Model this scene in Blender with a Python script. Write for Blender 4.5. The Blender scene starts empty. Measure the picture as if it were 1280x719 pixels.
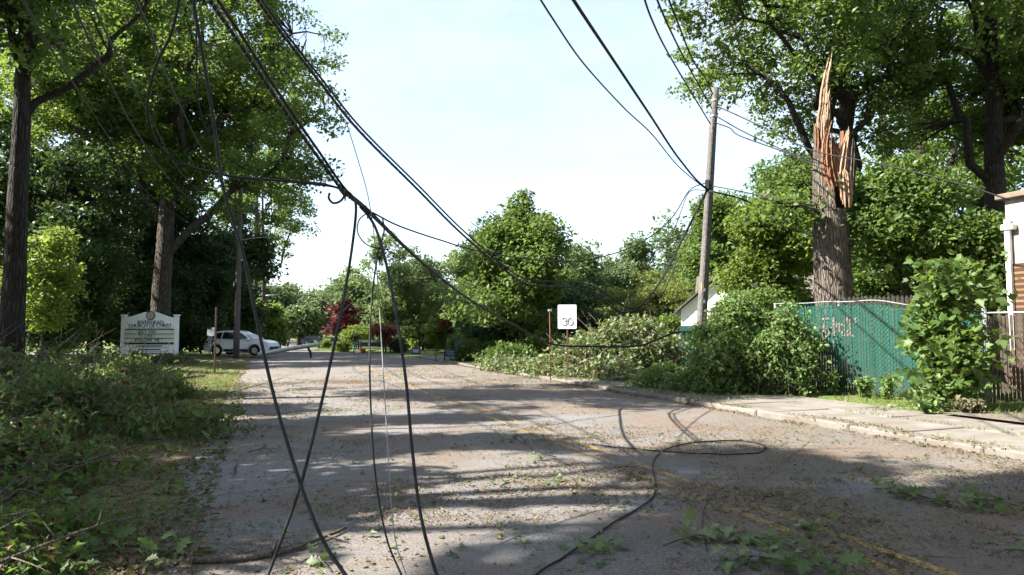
import bpy, math, random
import numpy as np
from mathutils import Vector, Matrix
R = math.radians
sc = bpy.context.scene
col = sc.collection
# ------------------------------------------------------------------ camera, sky, sun, exposure
F = 850.0; CX, CY = 640.0, 359.5; EYE = 1.75
YAW = R(-19.9); PITCH = R(3.73)
cam_d = bpy.data.cameras.new('camera'); cam = bpy.data.objects.new('camera', cam_d); col.objects.link(cam)
cam.location = (0, 0, EYE); cam.rotation_euler = (R(90) + PITCH, 0, YAW)
cam_d.sensor_width = 36.0; cam_d.lens = F / 1280.0 * 36.0; cam_d.clip_end = 5000; cam_d.clip_start = 0.05
sc.camera = cam
SUN_AZ = R(-79)      # from the road's direction (+Y), negative = to the left
SUN_EL = R(41)
to_sun = Vector((math.sin(SUN_AZ) * math.cos(SUN_EL), math.cos(SUN_AZ) * math.cos(SUN_EL), math.sin(SUN_EL)))
sd = bpy.data.lights.new('sun', 'SUN'); sun = bpy.data.objects.new('sun', sd); col.objects.link(sun)
sd.energy = 5.0; sd.angle = R(0.55); sd.color = (1.0, 0.95, 0.86)
sun.rotation_euler = (-to_sun).to_track_quat('-Z', 'Y').to_euler()
wd = bpy.data.worlds.new('World'); sc.world = wd; wd.use_nodes = True
wn = wd.node_tree; wn.nodes.clear()
w_out = wn.nodes.new('ShaderNodeOutputWorld'); w_bg = wn.nodes.new('ShaderNodeBackground')
sky = wn.nodes.new('ShaderNodeTexSky'); sky.sky_type = 'NISHITA'; sky.sun_disc = False
sky.sun_elevation = SUN_EL; sky.sun_rotation = SUN_AZ; sky.air_density = 1.0; sky.dust_density = 0.7; sky.ozone_density = 1.2
w_tc = wn.nodes.new('ShaderNodeTexCoord'); w_map = wn.nodes.new('ShaderNodeMapping'); w_map.inputs['Scale'].default_value = (1.0, 1.0, 3.2)
w_no = wn.nodes.new('ShaderNodeTexNoise'); w_no.inputs['Scale'].default_value = 3.6; w_no.inputs['Detail'].default_value = 7; w_no.inputs['Roughness'].default_value = .55
w_rp = wn.nodes.new('ShaderNodeMapRange'); w_rp.inputs['From Min'].default_value = .40; w_rp.inputs['From Max'].default_value = .72; w_rp.inputs['To Min'].default_value = .30; w_rp.inputs['To Max'].default_value = .68
w_mx = wn.nodes.new('ShaderNodeMix'); w_mx.data_type = 'RGBA'
w_mx.inputs['B'].default_value = (2.75, 2.85, 2.95, 1)
L = wn.links.new
L(w_tc.outputs['Generated'], w_map.inputs['Vector']); L(w_map.outputs[0], w_no.inputs['Vector']); L(w_no.outputs['Fac'], w_rp.inputs['Value'])
L(w_rp.outputs[0], w_mx.inputs['Factor']); L(sky.outputs[0], w_mx.inputs['A']); L(w_mx.outputs['Result'], w_bg.inputs['Color'])
w_bg.inputs['Strength'].default_value = 0.095
L(w_bg.outputs[0], w_out.inputs['Surface'])
vs = sc.view_settings; vs.view_transform = 'Standard'; vs.look = 'None'; vs.gamma = 1.0; vs.use_curve_mapping = False
vs.exposure = 2.15
cy = sc.cycles
cy.max_bounces = 6; cy.diffuse_bounces = 3; cy.glossy_bounces = 2; cy.transmission_bounces = 4; cy.transparent_max_bounces = 4
cy.caustics_reflective = False; cy.caustics_refractive = False
cy.use_adaptive_sampling = True; cy.adaptive_threshold = 0.02
# ------------------------------------------------------------------ helpers
CM = np.array(Matrix.LocRotScale(cam.location, cam.rotation_euler, None))
def W(px, py, d):
    v = CM @ np.array([(px - CX) / F * d, (CY - py) / F * d, -d, 1.0]); return v[:3]
def G(px, py, z=0.0):
    a = W(px, py, 1.0); o = np.array([0, 0, EYE]); k = (z - EYE) / (a[2] - EYE); return o + (a - o) * k
def T(px, d):
    v = W(px, 415, d); return float(v[0]), float(v[1])
def topz(py, d): return float(W(640, py, d)[2])
def sstep(a, b, x):
    t = np.clip((np.asarray(x, float) - a) / (b - a), 0, 1); return t * t * (3 - 2 * t)

def tag(o, label=None, cat=None, group=None, kind=None):
    if label: o['label'] = label
    if cat: o['category'] = cat
    if group: o['group'] = group
    if kind: o['kind'] = kind
    return o
def empty(name, loc=(0, 0, 0), rz=0.0, label=None, cat=None, group=None, rot=None):
    o = bpy.data.objects.new(name, None); col.objects.link(o); o.location = loc
    o.rotation_euler = rot if rot is not None else (0, 0, rz); o.empty_display_size = .1
    return tag(o, label, cat, group)
def link(name, me, parent=None, loc=None, rot=None, scale=None):
    o = bpy.data.objects.new(name, me); col.objects.link(o)
    if parent is not None: o.parent = parent
    if loc is not None: o.location = loc
    if rot is not None: o.rotation_euler = rot
    if scale is not None: o.scale = scale if hasattr(scale, '__len__') else (scale,) * 3
    return o
def rotz(a): c, s = math.cos(a), math.sin(a); return np.array([[c, -s, 0], [s, c, 0], [0, 0, 1.]])

class MB:
    def __init__(s): s.v = []; s.l = []; s.t = []; s.n = 0
    def add(s, v, faces):
        v = np.asarray(v, float).reshape(-1, 3); s.v.append(v)
        for f in faces:
            f = np.asarray(f)
            if f.ndim == 1: f = f[None]
            s.l.append((f + s.n).ravel()); s.t.append(np.full(len(f), f.shape[1]))
        s.n += len(v); return s
    def leaves(s, v, k):
        n = len(v) // k; return s.add(v, [np.arange(n * k).reshape(n, k)])
    def box(s, c, size, rz=0.0, m=None):
        hx, hy, hz = [q / 2 for q in size]
        v = np.array([[x, y, z] for z in (-hz, hz) for x, y in ((-hx, -hy), (hx, -hy), (hx, hy), (-hx, hy))])
        if m is not None: v = v @ np.asarray(m).T
        v = v @ rotz(rz).T + np.array(c)
        return s.add(v, [[[0, 3, 2, 1], [4, 5, 6, 7], [0, 1, 5, 4], [1, 2, 6, 5], [2, 3, 7, 6], [3, 0, 4, 7]]])
    def bbox(s, c, size, b=.01, rz=0.0):          # box with chamfered edges
        hx, hy, hz = [q / 2 for q in size]; V = []; 
        for z, i in ((-hz, b), (-hz + b, 0), (hz - b, 0), (hz, b)):
            for x, y in ((-hx + b, -hy + i), (hx - b, -hy + i), (hx - i, -hy + b), (hx - i, hy - b), (hx - b, hy - i), (-hx + b, hy - i), (-hx + i, hy - b), (-hx + i, -hy + b)): V.append((x, y, z))
        V = np.array(V) @ rotz(rz).T + np.array(c)
        q = [[r * 8 + k, r * 8 + (k + 1) % 8, r * 8 + 8 + (k + 1) % 8, r * 8 + 8 + k] for r in range(3) for k in range(8)]
        return s.add(V, [q, [list(range(7, -1, -1))], [list(range(24, 32))]])
    def tube(s, path, rad, sides=6, cap=True, jitter=0.0, rng=None):
        p = np.asarray(path, float); n = len(p); r = np.broadcast_to(np.asarray(rad, float), (n,))
        t = np.gradient(p, axis=0); t /= np.linalg.norm(t, axis=1)[:, None] + 1e-12
        ref = np.array([0, 0, 1.]) if abs(t[0][2]) < .9 else np.array([1., 0, 0])
        u = np.cross(t[0], ref); u /= np.linalg.norm(u); U = [u]
        for i in range(1, n):
            u = U[-1] - t[i] * np.dot(U[-1], t[i]); U.append(u / (np.linalg.norm(u) + 1e-12))
        U = np.array(U); B = np.cross(t, U); a = np.linspace(0, 2 * np.pi, sides, endpoint=False)
        rr = r[:, None] * np.ones(sides)
        if jitter and rng is not None: rr = rr * (1 + jitter * rng.standard_normal((n, sides)))
        v = p[:, None] + rr[..., None] * (np.cos(a)[None, :, None] * U[:, None] + np.sin(a)[None, :, None] * B[:, None])
        i = np.arange(n - 1)[:, None] * sides; k = np.arange(sides)[None]; k2 = (k + 1) % sides
        q = np.stack([i + k, i + k2, i + sides + k2, i + sides + k], -1).reshape(-1, 4)
        f = [q]
        if cap: f += [np.arange(sides)[::-1], np.arange(sides) + (n - 1) * sides]
        return s.add(v.reshape(-1, 3), f)
    def prism(s, poly, y0, y1, plane='xz'):       # polygon (a,b) extruded along the third axis
        poly = np.asarray(poly, float); n = len(poly)
        def mk(y):
            o = np.zeros((n, 3))
            if plane == 'xz': o[:, 0], o[:, 2], o[:, 1] = poly[:, 0], poly[:, 1], y
            elif plane == 'yz': o[:, 1], o[:, 2], o[:, 0] = poly[:, 0], poly[:, 1], y
            else: o[:, 0], o[:, 1], o[:, 2] = poly[:, 0], poly[:, 1], y
            return o
        v = np.vstack([mk(y0), mk(y1)]); k = np.arange(n); k2 = (k + 1) % n
        return s.add(v, [np.arange(n), np.arange(n)[::-1] + n, np.stack([k, k + n, k2 + n, k2], -1)])
    def mesh(s, name, mat, smooth=False):
        me = bpy.data.meshes.new(name); v = np.concatenate(s.v); l = np.concatenate(s.l).astype(np.int32); t = np.concatenate(s.t).astype(np.int32)
        me.vertices.add(len(v)); me.vertices.foreach_set('co', v.ravel().astype(np.float32))
        me.loops.add(len(l)); me.loops.foreach_set('vertex_index', l)
        me.polygons.add(len(t)); st = np.zeros(len(t), np.int32); st[1:] = np.cumsum(t)[:-1]
        me.polygons.foreach_set('loop_start', st)
        me.polygons.foreach_set('use_smooth', np.full(len(t), bool(smooth)))
        me.update(calc_edges=True)
        me.materials.append(mat); return me
    def build(s, name, mat, parent=None, smooth=False, **kw):
        return link(name, s.mesh(name, mat, smooth), parent, **kw)

def spline(pts, n=8):
    p = np.asarray(pts, float); p = np.vstack([2 * p[0] - p[1], p, 2 * p[-1] - p[-2]]); out = []
    for i in range(1, len(p) - 2):
        t = np.linspace(0, 1, n, endpoint=False)[:, None]
        a, b, c, d = p[i - 1], p[i], p[i + 1], p[i + 2]
        out.append(.5 * (2 * b + (c - a) * t + (2 * a - 5 * b + 4 * c - d) * t ** 2 + (3 * b - a - 3 * c + d) * t ** 3))
    return np.vstack(out + [p[-2][None]])

# ------------------------------------------------------------------ materials
class NT:
    def __init__(s, name):
        s.m = bpy.data.materials.new(name); s.m.use_nodes = True; s.nt = s.m.node_tree; s.nt.nodes.clear()
        s.out = s.n('OutputMaterial')
    def n(s, typ, _i=None, **props):
        nd = s.nt.nodes.new('ShaderNode' + typ)
        for k, v in props.items(): setattr(nd, k, v)
        for k, v in (_i or {}).items():
            if hasattr(v, 'is_output') or isinstance(v, bpy.types.NodeSocket): s.nt.links.new(v, nd.inputs[k])
            else: nd.inputs[k].default_value = v
        return nd
    def pos(s, scale=(1, 1, 1), obj=False):
        src = s.n('TexCoord').outputs['Object'] if obj else s.n('NewGeometry').outputs['Position']
        return s.n('Mapping', {'Vector': src, 'Scale': scale}).outputs[0]
    def noise(s, vec, scale, detail=4, rough=.55, dist=0.0):
        return s.n('TexNoise', {'Vector': vec, 'Scale': scale, 'Detail': detail, 'Roughness': rough, 'Distortion': dist}).outputs['Fac']
    def rng(s, val, a, b, c=0.0, d=1.0):
        return s.n('MapRange', {'Value': val, 'From Min': a, 'From Max': b, 'To Min': c, 'To Max': d}).outputs[0]
    def mix(s, f, a, b, blend='MIX'):
        nd = s.nt.nodes.new('ShaderNodeMix'); nd.data_type = 'RGBA'; nd.blend_type = blend
        for k, v in (('Factor', f), ('A', a), ('B', b)):
            if isinstance(v, bpy.types.NodeSocket): s.nt.links.new(v, nd.inputs[k])
            else: nd.inputs[k].default_value = v if k == 'Factor' else (*v, 1)
        return nd.outputs['Result']
    def math(s, op, a, b=0.0):
        nd = s.n('Math', operation=op)
        for i, v in enumerate((a, b)):
            if isinstance(v, bpy.types.NodeSocket): s.nt.links.new(v, nd.inputs[i])
            else: nd.inputs[i].default_value = v
        return nd.outputs[0]
    def bump(s, h, strength=.3, dist=.02):
        return s.n('Bump', {'Height': h, 'Strength': strength, 'Distance': dist}).outputs[0]
    def pbsdf(s, color, rough=.7, spec=.3, metal=0.0, normal=None, **kw):
        i = {'Base Color': color if isinstance(color, bpy.types.NodeSocket) else (*color, 1), 'Roughness': rough, 'Specular IOR Level': spec, 'Metallic': metal}
        if normal is not None: i['Normal'] = normal
        i.update(kw); return s.n('BsdfPrincipled', i).outputs[0]
    def done(s, sh): s.nt.links.new(sh, s.out.inputs['Surface']); return s.m

def m_plain(name, c, rough=.6, spec=.3, metal=0.0, var=.25, scale=6.0, bump=.1):
    k = NT(name); p = k.pos(obj=True); f = k.noise(p, scale, 5)
    c2 = tuple(q * (1 - var) for q in c)
    return k.done(k.pbsdf(k.mix(k.rng(f, .35, .65), c2, c), rough, spec, metal, k.bump(f, bump, .01)))
def m_leaf(name, ca, cb, ct, tm=.42, rough=.5, scale=.45):
    k = NT(name); g = k.n('NewGeometry'); rpi = g.outputs['Random Per Island']
    f = k.noise(k.pos(), scale, 2)
    t = k.math('ADD', k.math('MULTIPLY', rpi, .6), k.rng(f, .35, .65, 0, .4))
    c = k.mix(t, ca, cb)
    d = k.pbsdf(c, rough, .35)
    tr = k.n('BsdfTranslucent', {'Color': k.mix(t, tuple(q * .75 for q in ct), ct)}).outputs[0]
    return k.done(k.n('MixShader', {0: tm, 1: d, 2: tr}).outputs[0])
def m_bark(name, ca, cb, scale=1.0, strength=.9):
    k = NT(name); p = k.pos((9 * scale, 9 * scale, 1.3 * scale)); n1 = k.noise(p, 1.6, 6, .62, .6)
    n2 = k.noise(k.pos(), 1.1, 3); v = k.n('TexVoronoi', {'Vector': p, 'Scale': 1.7, 'Randomness': 1.0}, feature='DISTANCE_TO_EDGE').outputs['Distance']
    ridge = k.math('MULTIPLY', k.rng(v, 0, .22), k.rng(n1, .3, .65, .3, 1))
    c = k.mix(ridge, ca, cb); c = k.mix(k.rng(n2, .4, .7, 0, .45), c, tuple(q * .65 + .02 for q in cb))
    return k.done(k.pbsdf(c, .9, .15, 0, k.bump(ridge, strength, .11)))

M = {}
# asphalt: grey aggregate, fine cracks, orange-brown sawdust and leaf crumbs washed across
k = NT('asphalt'); p = k.pos(); s1 = k.noise(p, 48, 4, .8); s2 = k.noise(p, 7, 5, .65); s3 = k.noise(p, .35, 4, .55, .4)
c = k.mix(k.rng(s1, .34, .66), (.040, .040, .042), (.275, .27, .268)); c = k.mix(k.rng(s2, .35, .7, 0, .35), c, (.11, .106, .107))
c = k.mix(k.rng(s3, .38, .62, 0, .3), c, (.185, .183, .185))
vor = k.n('TexVoronoi', {'Vector': k.mix(.12, p, k.n('TexNoise', {'Vector': p, 'Scale': 1.3, 'Detail': 4}).outputs['Color']), 'Scale': .24}, feature='DISTANCE_TO_EDGE').outputs['Distance']
crk = k.math('MULTIPLY', k.rng(vor, .0015, .006, 1, 0), k.rng(k.noise(p, .5, 2), .40, .52))
c = k.mix(k.math('MULTIPLY', crk, .9), c, (.03, .028, .028))
d1 = k.noise(k.pos((.3, .62, 1)), 1.0, 8, .7, .7); d2 = k.noise(p, 17, 6, .8)
rx_ = k.n('SeparateXYZ', {0: p}).outputs['X']
dust = k.math('MULTIPLY', k.rng(k.math('ADD', d1, k.rng(rx_, 2, 7, 0, .07)), .38, .60), k.rng(d2, .36, .52))
tint = k.mix(k.rng(k.noise(p, .6, 2), .4, .6), (.21, .13, .075), (.165, .13, .09)); tint = k.mix(k.rng(k.noise(p, 33, 4, .8), .4, .62, 0, .65), tint, (.075, .058, .04))
c = k.mix(k.math('MULTIPLY', dust, .78), c, tint)
M['asphalt'] = k.done(k.pbsdf(c, .9, .2, 0, k.bump(k.math('ADD', s1, k.math('MULTIPLY', dust, .8)), .7, .014)))
# worn yellow paint
k = NT('yellow_paint'); p = k.pos(); w1 = k.noise(p, 26, 5, .75); w2 = k.noise(p, .9, 3)
f = k.rng(k.math('ADD', k.math('MULTIPLY', w1, .7), k.math('MULTIPLY', w2, .5)), .50, .66)
c = k.mix(k.rng(k.noise(p, 60, 2), .3, .7), (.34, .215, .07), (.44, .29, .10))
sh = k.pbsdf(c, .75, .3, 0, k.bump(w1, .3, .01)); tr = k.n('BsdfTransparent').outputs[0]
M['yellow'] = k.done(k.n('MixShader', {0: f, 1: sh, 2: tr}).outputs[0])
# concrete
def m_conc(name, a, b):
    k = NT(name); p = k.pos(); f = k.noise(p, 3, 6, .65); g = k.noise(p, 90, 3, .7)
    inf = k.n('ObjectInfo').outputs['Random']
    c = k.mix(k.rng(f, .3, .7), a, b); c = k.mix(k.rng(g, .35, .7, 0, .4), c, tuple(q * .6 for q in a)); c = k.mix(k.math('MULTIPLY', inf, .35), c, tuple(q * .72 for q in b))
    st = k.rng(k.noise(p, 1.1, 6, .7), .42, .66, 0, .75); c = k.mix(st, c, (.115, .09, .068))
    return k.done(k.pbsdf(c, .9, .2, 0, k.bump(g, .4, .008)))
M['concrete'] = m_conc('concrete', (.165, .15, .135), (.25, .228, .202)); M['curb'] = m_conc('curb_concrete', (.14, .126, .112), (.215, .195, .172))
# ground: grass, dry grass and soil
k = NT('ground_grass'); p = k.pos(); a = k.noise(p, .5, 5, .6); b = k.noise(p, 14, 4, .7); e = k.noise(k.pos((1, 1, 1)), 55, 3, .7)
c = k.mix(k.rng(b, .3, .7), (.045, .085, .018), (.115, .165, .04)); c = k.mix(k.rng(a, .42, .68, 0, .75), c, (.19, .19, .075)); c = k.mix(k.rng(e, .4, .75, 0, .6), c, (.05, .07, .02))
px_ = k.n('SeparateXYZ', {0: p}).outputs['X']; edge = k.math('MULTIPLY', k.rng(px_, -5.5, -1.2), k.rng(px_, 5, 4.9))
soil = k.rng(k.math('ADD', k.noise(p, .9, 5, .6, .5), k.math('MULTIPLY', edge, .16)), .54, .66, 0, .9); c = k.mix(soil, c, (.14, .10, .065))
M['ground'] = k.done(k.pbsdf(c, .95, .1, 0, k.bump(b, .8, .06)))
M['blade'] = m_leaf('grass_blade', (.06, .12, .02), (.16, .2, .05), (.20, .26, .05), .4)
M['oak'] = m_leaf('oak_leaf', (.034, .072, .016), (.10, .158, .034), (.21, .30, .045), .46)
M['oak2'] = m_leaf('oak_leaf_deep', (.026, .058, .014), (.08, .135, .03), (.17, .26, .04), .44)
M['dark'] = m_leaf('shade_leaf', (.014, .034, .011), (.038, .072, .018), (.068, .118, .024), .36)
M['maple'] = m_leaf('maple_leaf', (.038, .084, .02), (.112, .178, .045), (.21, .29, .052), .46)
M['bright'] = m_leaf('bright_leaf', (.07, .12, .02), (.14, .20, .04), (.25, .32, .05), .48)
M['locust'] = m_leaf('locust_leaf', (.08, .12, .02), (.17, .20, .05), (.25, .29, .06), .45)
M['pale'] = m_leaf('pale_leaf', (.09, .135, .05), (.17, .23, .09), (.24, .32, .10), .5)
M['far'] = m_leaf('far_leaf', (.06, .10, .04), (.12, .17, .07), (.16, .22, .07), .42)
M['red'] = m_leaf('red_leaf', (.055, .015, .014), (.13, .035, .028), (.20, .04, .03), .35)
M['rust'] = m_leaf('rust_leaf', (.12, .04, .02), (.22, .08, .04), (.30, .09, .03), .35)
M['fallen'] = m_leaf('fallen_leaf', (.035, .072, .016), (.15, .21, .075), (.17, .24, .045), .38, .45, 1.2)
M['wilt'] = m_leaf('wilted_leaf', (.06, .105, .03), (.24, .28, .15), (.19, .25, .06), .36, .5, 1.1)
M['vine'] = m_leaf('vine_leaf', (.06, .12, .03), (.17, .25, .08), (.22, .31, .06), .44, .5, 1.0)
M['litter'] = m_leaf('litter_leaf', (.10, .095, .05), (.20, .17, .10), (.16, .15, .06), .2, .8, .8)
M['crumb'] = m_leaf('litter_crumb', (.13, .085, .05), (.22, .17, .115), (.1, .06, .03), .1, .9, .6)
M['bark'] = m_bark('bark', (.035, .028, .023), (.15, .125, .105)); M['bark_d'] = m_bark('bark_dark', (.018, .015, .014), (.07, .06, .052))
M['bark_l'] = m_bark('bark_light', (.06, .048, .04), (.27, .225, .19), 1.0, 1.0)
M['twig'] = m_bark('twig_bark', (.05, .04, .032), (.20, .16, .13), 3.0, .5)
M['pole'] = m_bark('pole_wood', (.075, .067, .062), (.19, .175, .165), 2.2, .35)
M['cable'] = m_plain('cable_rubber', (.016, .0155, .016), .6, .25, 0, .5, 14, .15)
M['steel'] = m_plain('grey_wire', (.22, .23, .24), .6, .3, .2, .3, 12, .05)
M['galv'] = m_plain('galvanised_steel', (.45, .46, .47), .45, .5, .6, .3, 5, .05)
M['white'] = m_plain('white_paint', (.78, .78, .77), .5, .4, 0, .08, 3, .03); M['white2'] = m_plain('white_vinyl', (.70, .72, .74), .45, .4, 0, .06, 3, .02)
M['black'] = m_plain('black_letter', (.015, .015, .017), .6); M['navy'] = m_plain('navy_letter', (.02, .045, .13), .6); M['panel'] = m_plain('message_panel', (.52, .53, .52), .35, .5, 0, .12, 3, .02)
M['carwhite'] = m_plain('car_paint', (.74, .76, .78), .22, .6, 0, .02, 1, 0.0); M['carblue'] = m_plain('car_paint_dark', (.03, .04, .07), .25, .6, 0, .1, 1, 0)
M['glass'] = m_plain('tinted_glass', (.012, .015, .018), .08, .8, 0, .1, 1, 0); M['tyre'] = m_plain('tyre_rubber', (.018, .018, .018), .85); M['rim'] = m_plain('alloy', (.55, .56, .57), .3, .5, .7)
M['trim'] = m_plain('black_plastic', (.02, .02, .022), .6); M['redlens'] = m_plain('red_lens', (.45, .015, .012), .2, .6, 0, .1); M['clear'] = m_plain('clear_lens', (.65, .67, .7), .12, .7, .2, .1)
M['shingle'] = m_plain('roof_shingle', (.13, .112, .105), .9, .2, 0, .4, 9, .4); M['teal'] = m_plain('teal_paint', (.015, .07, .062), .6)
M['orange'] = m_plain('orange_plastic', (.75, .12, .02), .5); M['wooddark'] = m_plain('dark_boards', (.05, .04, .033), .85, .2, 0, .5, 6, .3)
M['garage'] = m_plain('green_siding', (.06, .12, .07), .7); M['denim'] = m_plain('denim', (.16, .25, .38), .9); M['shirt'] = m_plain('dark_shirt', (.03, .03, .035), .9); M['skin'] = m_plain('skin', (.42, .25, .17), .6); M['helmet'] = m_plain('grey_cap', (.35, .33, .31), .6)
M['hull'] = m_plain('pale_green_tarp', (.15, .18, .15), .5); M['hullred'] = m_plain('brown_red_paint', (.16, .05, .035), .6); M['stucco'] = m_plain('pale_stucco', (.34, .30, .285), .9, .2, 0, .45, 3, .4)
M['greypost'] = m_plain('grey_post', (.2, .2, .2), .6, .3, .3); M['rustpost'] = m_plain('rusted_post', (.12, .065, .045), .8)
# broken heartwood, grain along z
k = NT('torn_wood'); p = k.pos((14, 14, 1.2)); f = k.noise(p, 2.0, 6, .65, .3); f2 = k.noise(k.pos(), 2.5, 3)
c = k.mix(k.rng(f, .3, .7), (.14, .058, .03), (.32, .165, .095)); c = k.mix(k.rng(f2, .5, .65, 0, .7), c, (.09, .03, .014))
M['torn'] = k.done(k.pbsdf(c, .85, .2, 0, k.bump(f, 1.0, .04)))
k = NT('pale_torn_wood'); p = k.pos((16, 16, 1.4)); f = k.noise(p, 2.0, 6, .65, .3)
M['torn_l'] = k.done(k.pbsdf(k.mix(k.rng(f, .3, .7), (.20, .118, .075), (.42, .29, .20)), .85, .2, 0, k.bump(f, 1.0, .04)))
k = NT('green_slat'); p = k.pos(); inf = k.n('ObjectInfo').outputs['Random']; f = k.noise(p, 3, 5, .65)
c = k.mix(inf, (.009, .056, .040), (.015, .086, .062)); c = k.mix(k.rng(f, .42, .7, 0, .6), c, (.035, .085, .07)); zz_ = k.n('SeparateXYZ', {0: p}).outputs['Z']; c = k.mix(k.math('MULTIPLY', k.rng(zz_, .9, .1), k.rng(k.noise(p, 5, 4), .3, .6, 0, .8)), c, (.06, .05, .035))
M['slat'] = k.done(k.pbsdf(c, .75, .2)); M['graffiti'] = m_plain('tan_spray_paint', (.27, .225, .19), .8)
M['slat_d'] = m_plain('weathered_slat', (.09, .07, .055), .7, .2, 0, .5, 4, .1)
k = NT('brown_shingle_wall'); br = k.n('TexBrick', {'Vector': k.n('Mapping', {'Vector': k.n('TexCoord').outputs['Object'], 'Rotation': (R(90), 0, 0)}).outputs[0], 'Color1': (.15, .08, .042, 1), 'Color2': (.21, .125, .068, 1), 'Mortar': (.05, .03, .02, 1), 'Scale': 3.2, 'Mortar Size': .03})
M['brick'] = k.done(k.pbsdf(br.outputs['Color'], .9, .2, 0, k.bump(br.outputs['Fac'], -.6, .02)))

# ------------------------------------------------------------------ terrain, road, sidewalk
def rise(y): return 1.5 * sstep(110, 320, y) - .35 * sstep(52, 85, y) * (1 - sstep(95, 150, y))
def cx(y): return 4.45 - 2.7 * sstep(46, 82, y) + 2.6 * sstep(95, 300, y)
def hw(y): return 5.25 - 1.65 * sstep(44, 66, y)
ys = np.unique(np.concatenate([np.linspace(-40, 0, 11), np.linspace(0, 60, 171), np.linspace(60, 140, 41), np.linspace(140, 420, 36), [600, 1000, 2000, 4000]]))
offs = np.array([0, .02, .1, .3, .6, 1, 1.5, 2, 3, 3.3, 3.6, 4, 6, 8, 11, 15, 20, 28, 40, 60, 100, 200, 500, 1500, 3500])
rs = np.random.default_rng(3)
def verge(o, side):
    o = np.asarray(o, float)
    if side > 0: return np.where(o < .09, -.05, .03 + .09 * sstep(3.2, 3.6, o) + .02 * np.minimum(o, 8) / 8)
    return np.where(o < .01, -.05, .012 + .10 * sstep(.1, 3.5, o))
jit = (np.convolve(rs.standard_normal(len(ys)), np.ones(5) / 5, 'same') * .22 + .03 * rs.standard_normal(len(ys))) * (ys < 60)
cols = [(-1, o) for o in offs[::-1]] + [(1, o) for o in offs]
V = np.zeros((len(ys), len(cols), 3))
for j, (sd_, o) in enumerate(cols):
    V[:, j, 0] = cx(ys) + sd_ * (hw(ys) + o) + (jit * max(0, 1 - o) if sd_ < 0 else 0); V[:, j, 1] = ys
    V[:, j, 2] = rise(ys) + verge(o, sd_) + (0.03 * rs.standard_normal(len(ys)) if o > (.5 if sd_ < 0 else 4) else 0)
def grid(V):
    n, m = V.shape[:2]; i = np.arange(n - 1)[:, None] * m; k = np.arange(m - 1)[None]
    return V.reshape(-1, 3), [np.stack([i + k, i + k + 1, i + m + k + 1, i + m + k], -1).reshape(-1, 4)]
def gz(x, y):
    o = abs(x - cx(y)) - hw(y)
    if o < 0: return float(rise(y))
    return float(rise(y) + verge(o, 1 if x > cx(y) else -1))
tag(MB().add(*grid(V)).build('ground', M['ground'], smooth=True), kind='structure')
yr = ys[(ys <= 420)]; V = np.zeros((len(yr), 9, 3))
for j, u in enumerate(np.linspace(-1, 1, 9)):
    V[:, j, 0] = cx(yr) + u * (hw(yr) + (.0 if u > 0 else .5)); V[:, j, 1] = yr; V[:, j, 2] = rise(yr) + .03 * (1 - u * u) - .002
road = tag(MB().add(*grid(V)).build('road', M['asphalt'], smooth=True), kind='structure')
def rz_(x, y): u = (x - cx(y)) / hw(y); return float(rise(y) + .03 * (1 - u * u) - .002)
ym = np.concatenate([np.linspace(-10, 60, 141), np.linspace(62, 300, 60)])
for s_ in (-.16, .16):
    V = np.zeros((len(ym), 2, 3))
    for j, e in enumerate((-.055, .055)):
        x = cx(ym) + s_ + e; V[:, j, 0] = x; V[:, j, 1] = ym; V[:, j, 2] = rise(ym) + .03 + .005
    MB().add(*grid(V)).build('lane_line', M['yellow'], road)
# church driveway to the left
dv = MB(); xs = np.linspace(-40, -.9, 20)
V = np.zeros((20, 2, 3)); V[:, 0, 0] = xs; V[:, 1, 0] = xs; V[:, 0, 1] = 46.5 - .36 * (xs + .9); V[:, 1, 1] = 55 - .36 * (xs + .9); V[:, :, 2] = .15
V[-1, :, 2] = .03; V[-2, :, 2] = .1
tag(dv.add(*grid(V[:, ::-1])).build('driveway', M['asphalt']), kind='structure')
# dark asphalt apron at the gate on the right
V = np.array([[12.6, 9.9, .155], [40, 6, .16], [40, -6, .16], [12.6, -4, .155]])
tag(MB().add(V[::-1], [[0, 1, 2, 3]]).build('gate_apron', M['asphalt']), kind='structure')
# kerb stones and sidewalk slabs
sw = tag(MB().add([[9.88, -6, .075], [12.95, -6, .075], [12.95, 46, .075], [9.88, 46, .075]], [[0, 1, 2, 3]]).build('sidewalk', M['curb']), kind='structure')
rs = np.random.default_rng(8)
y = -5.0
while y < 45:
    ln = 2.4; t = rs.normal(0, .012)
    if True:
        MB().bbox((9.7 + .095 + t, y + ln / 2, -.005 + rs.normal(0, .010)), (.19, ln - .012, .22), .03).build('kerb_stone', M['curb'], sw)
    else:
        MB().bbox((9.7 + .095 + t, y + ln / 2, -.03), (.19, ln - .025, .22), .025).build('kerb_stone', M['curb'], sw)
    y += ln
y = -5.0; 
while y < 32:
    for i, x in enumerate((10.65, 12.16)):
        b = MB(); b.bbox((0, 0, 0), (1.485, 1.475, .09), .012)
        o = b.build('slab', M['concrete'], sw, loc=(x, y + .75, .058 + rs.normal(0, .008)), rot=(rs.normal(0, .006), rs.normal(0, .006), 0))
    y += 1.5
# asphalt / soil strip between the slabs and the fence stays ground

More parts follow.
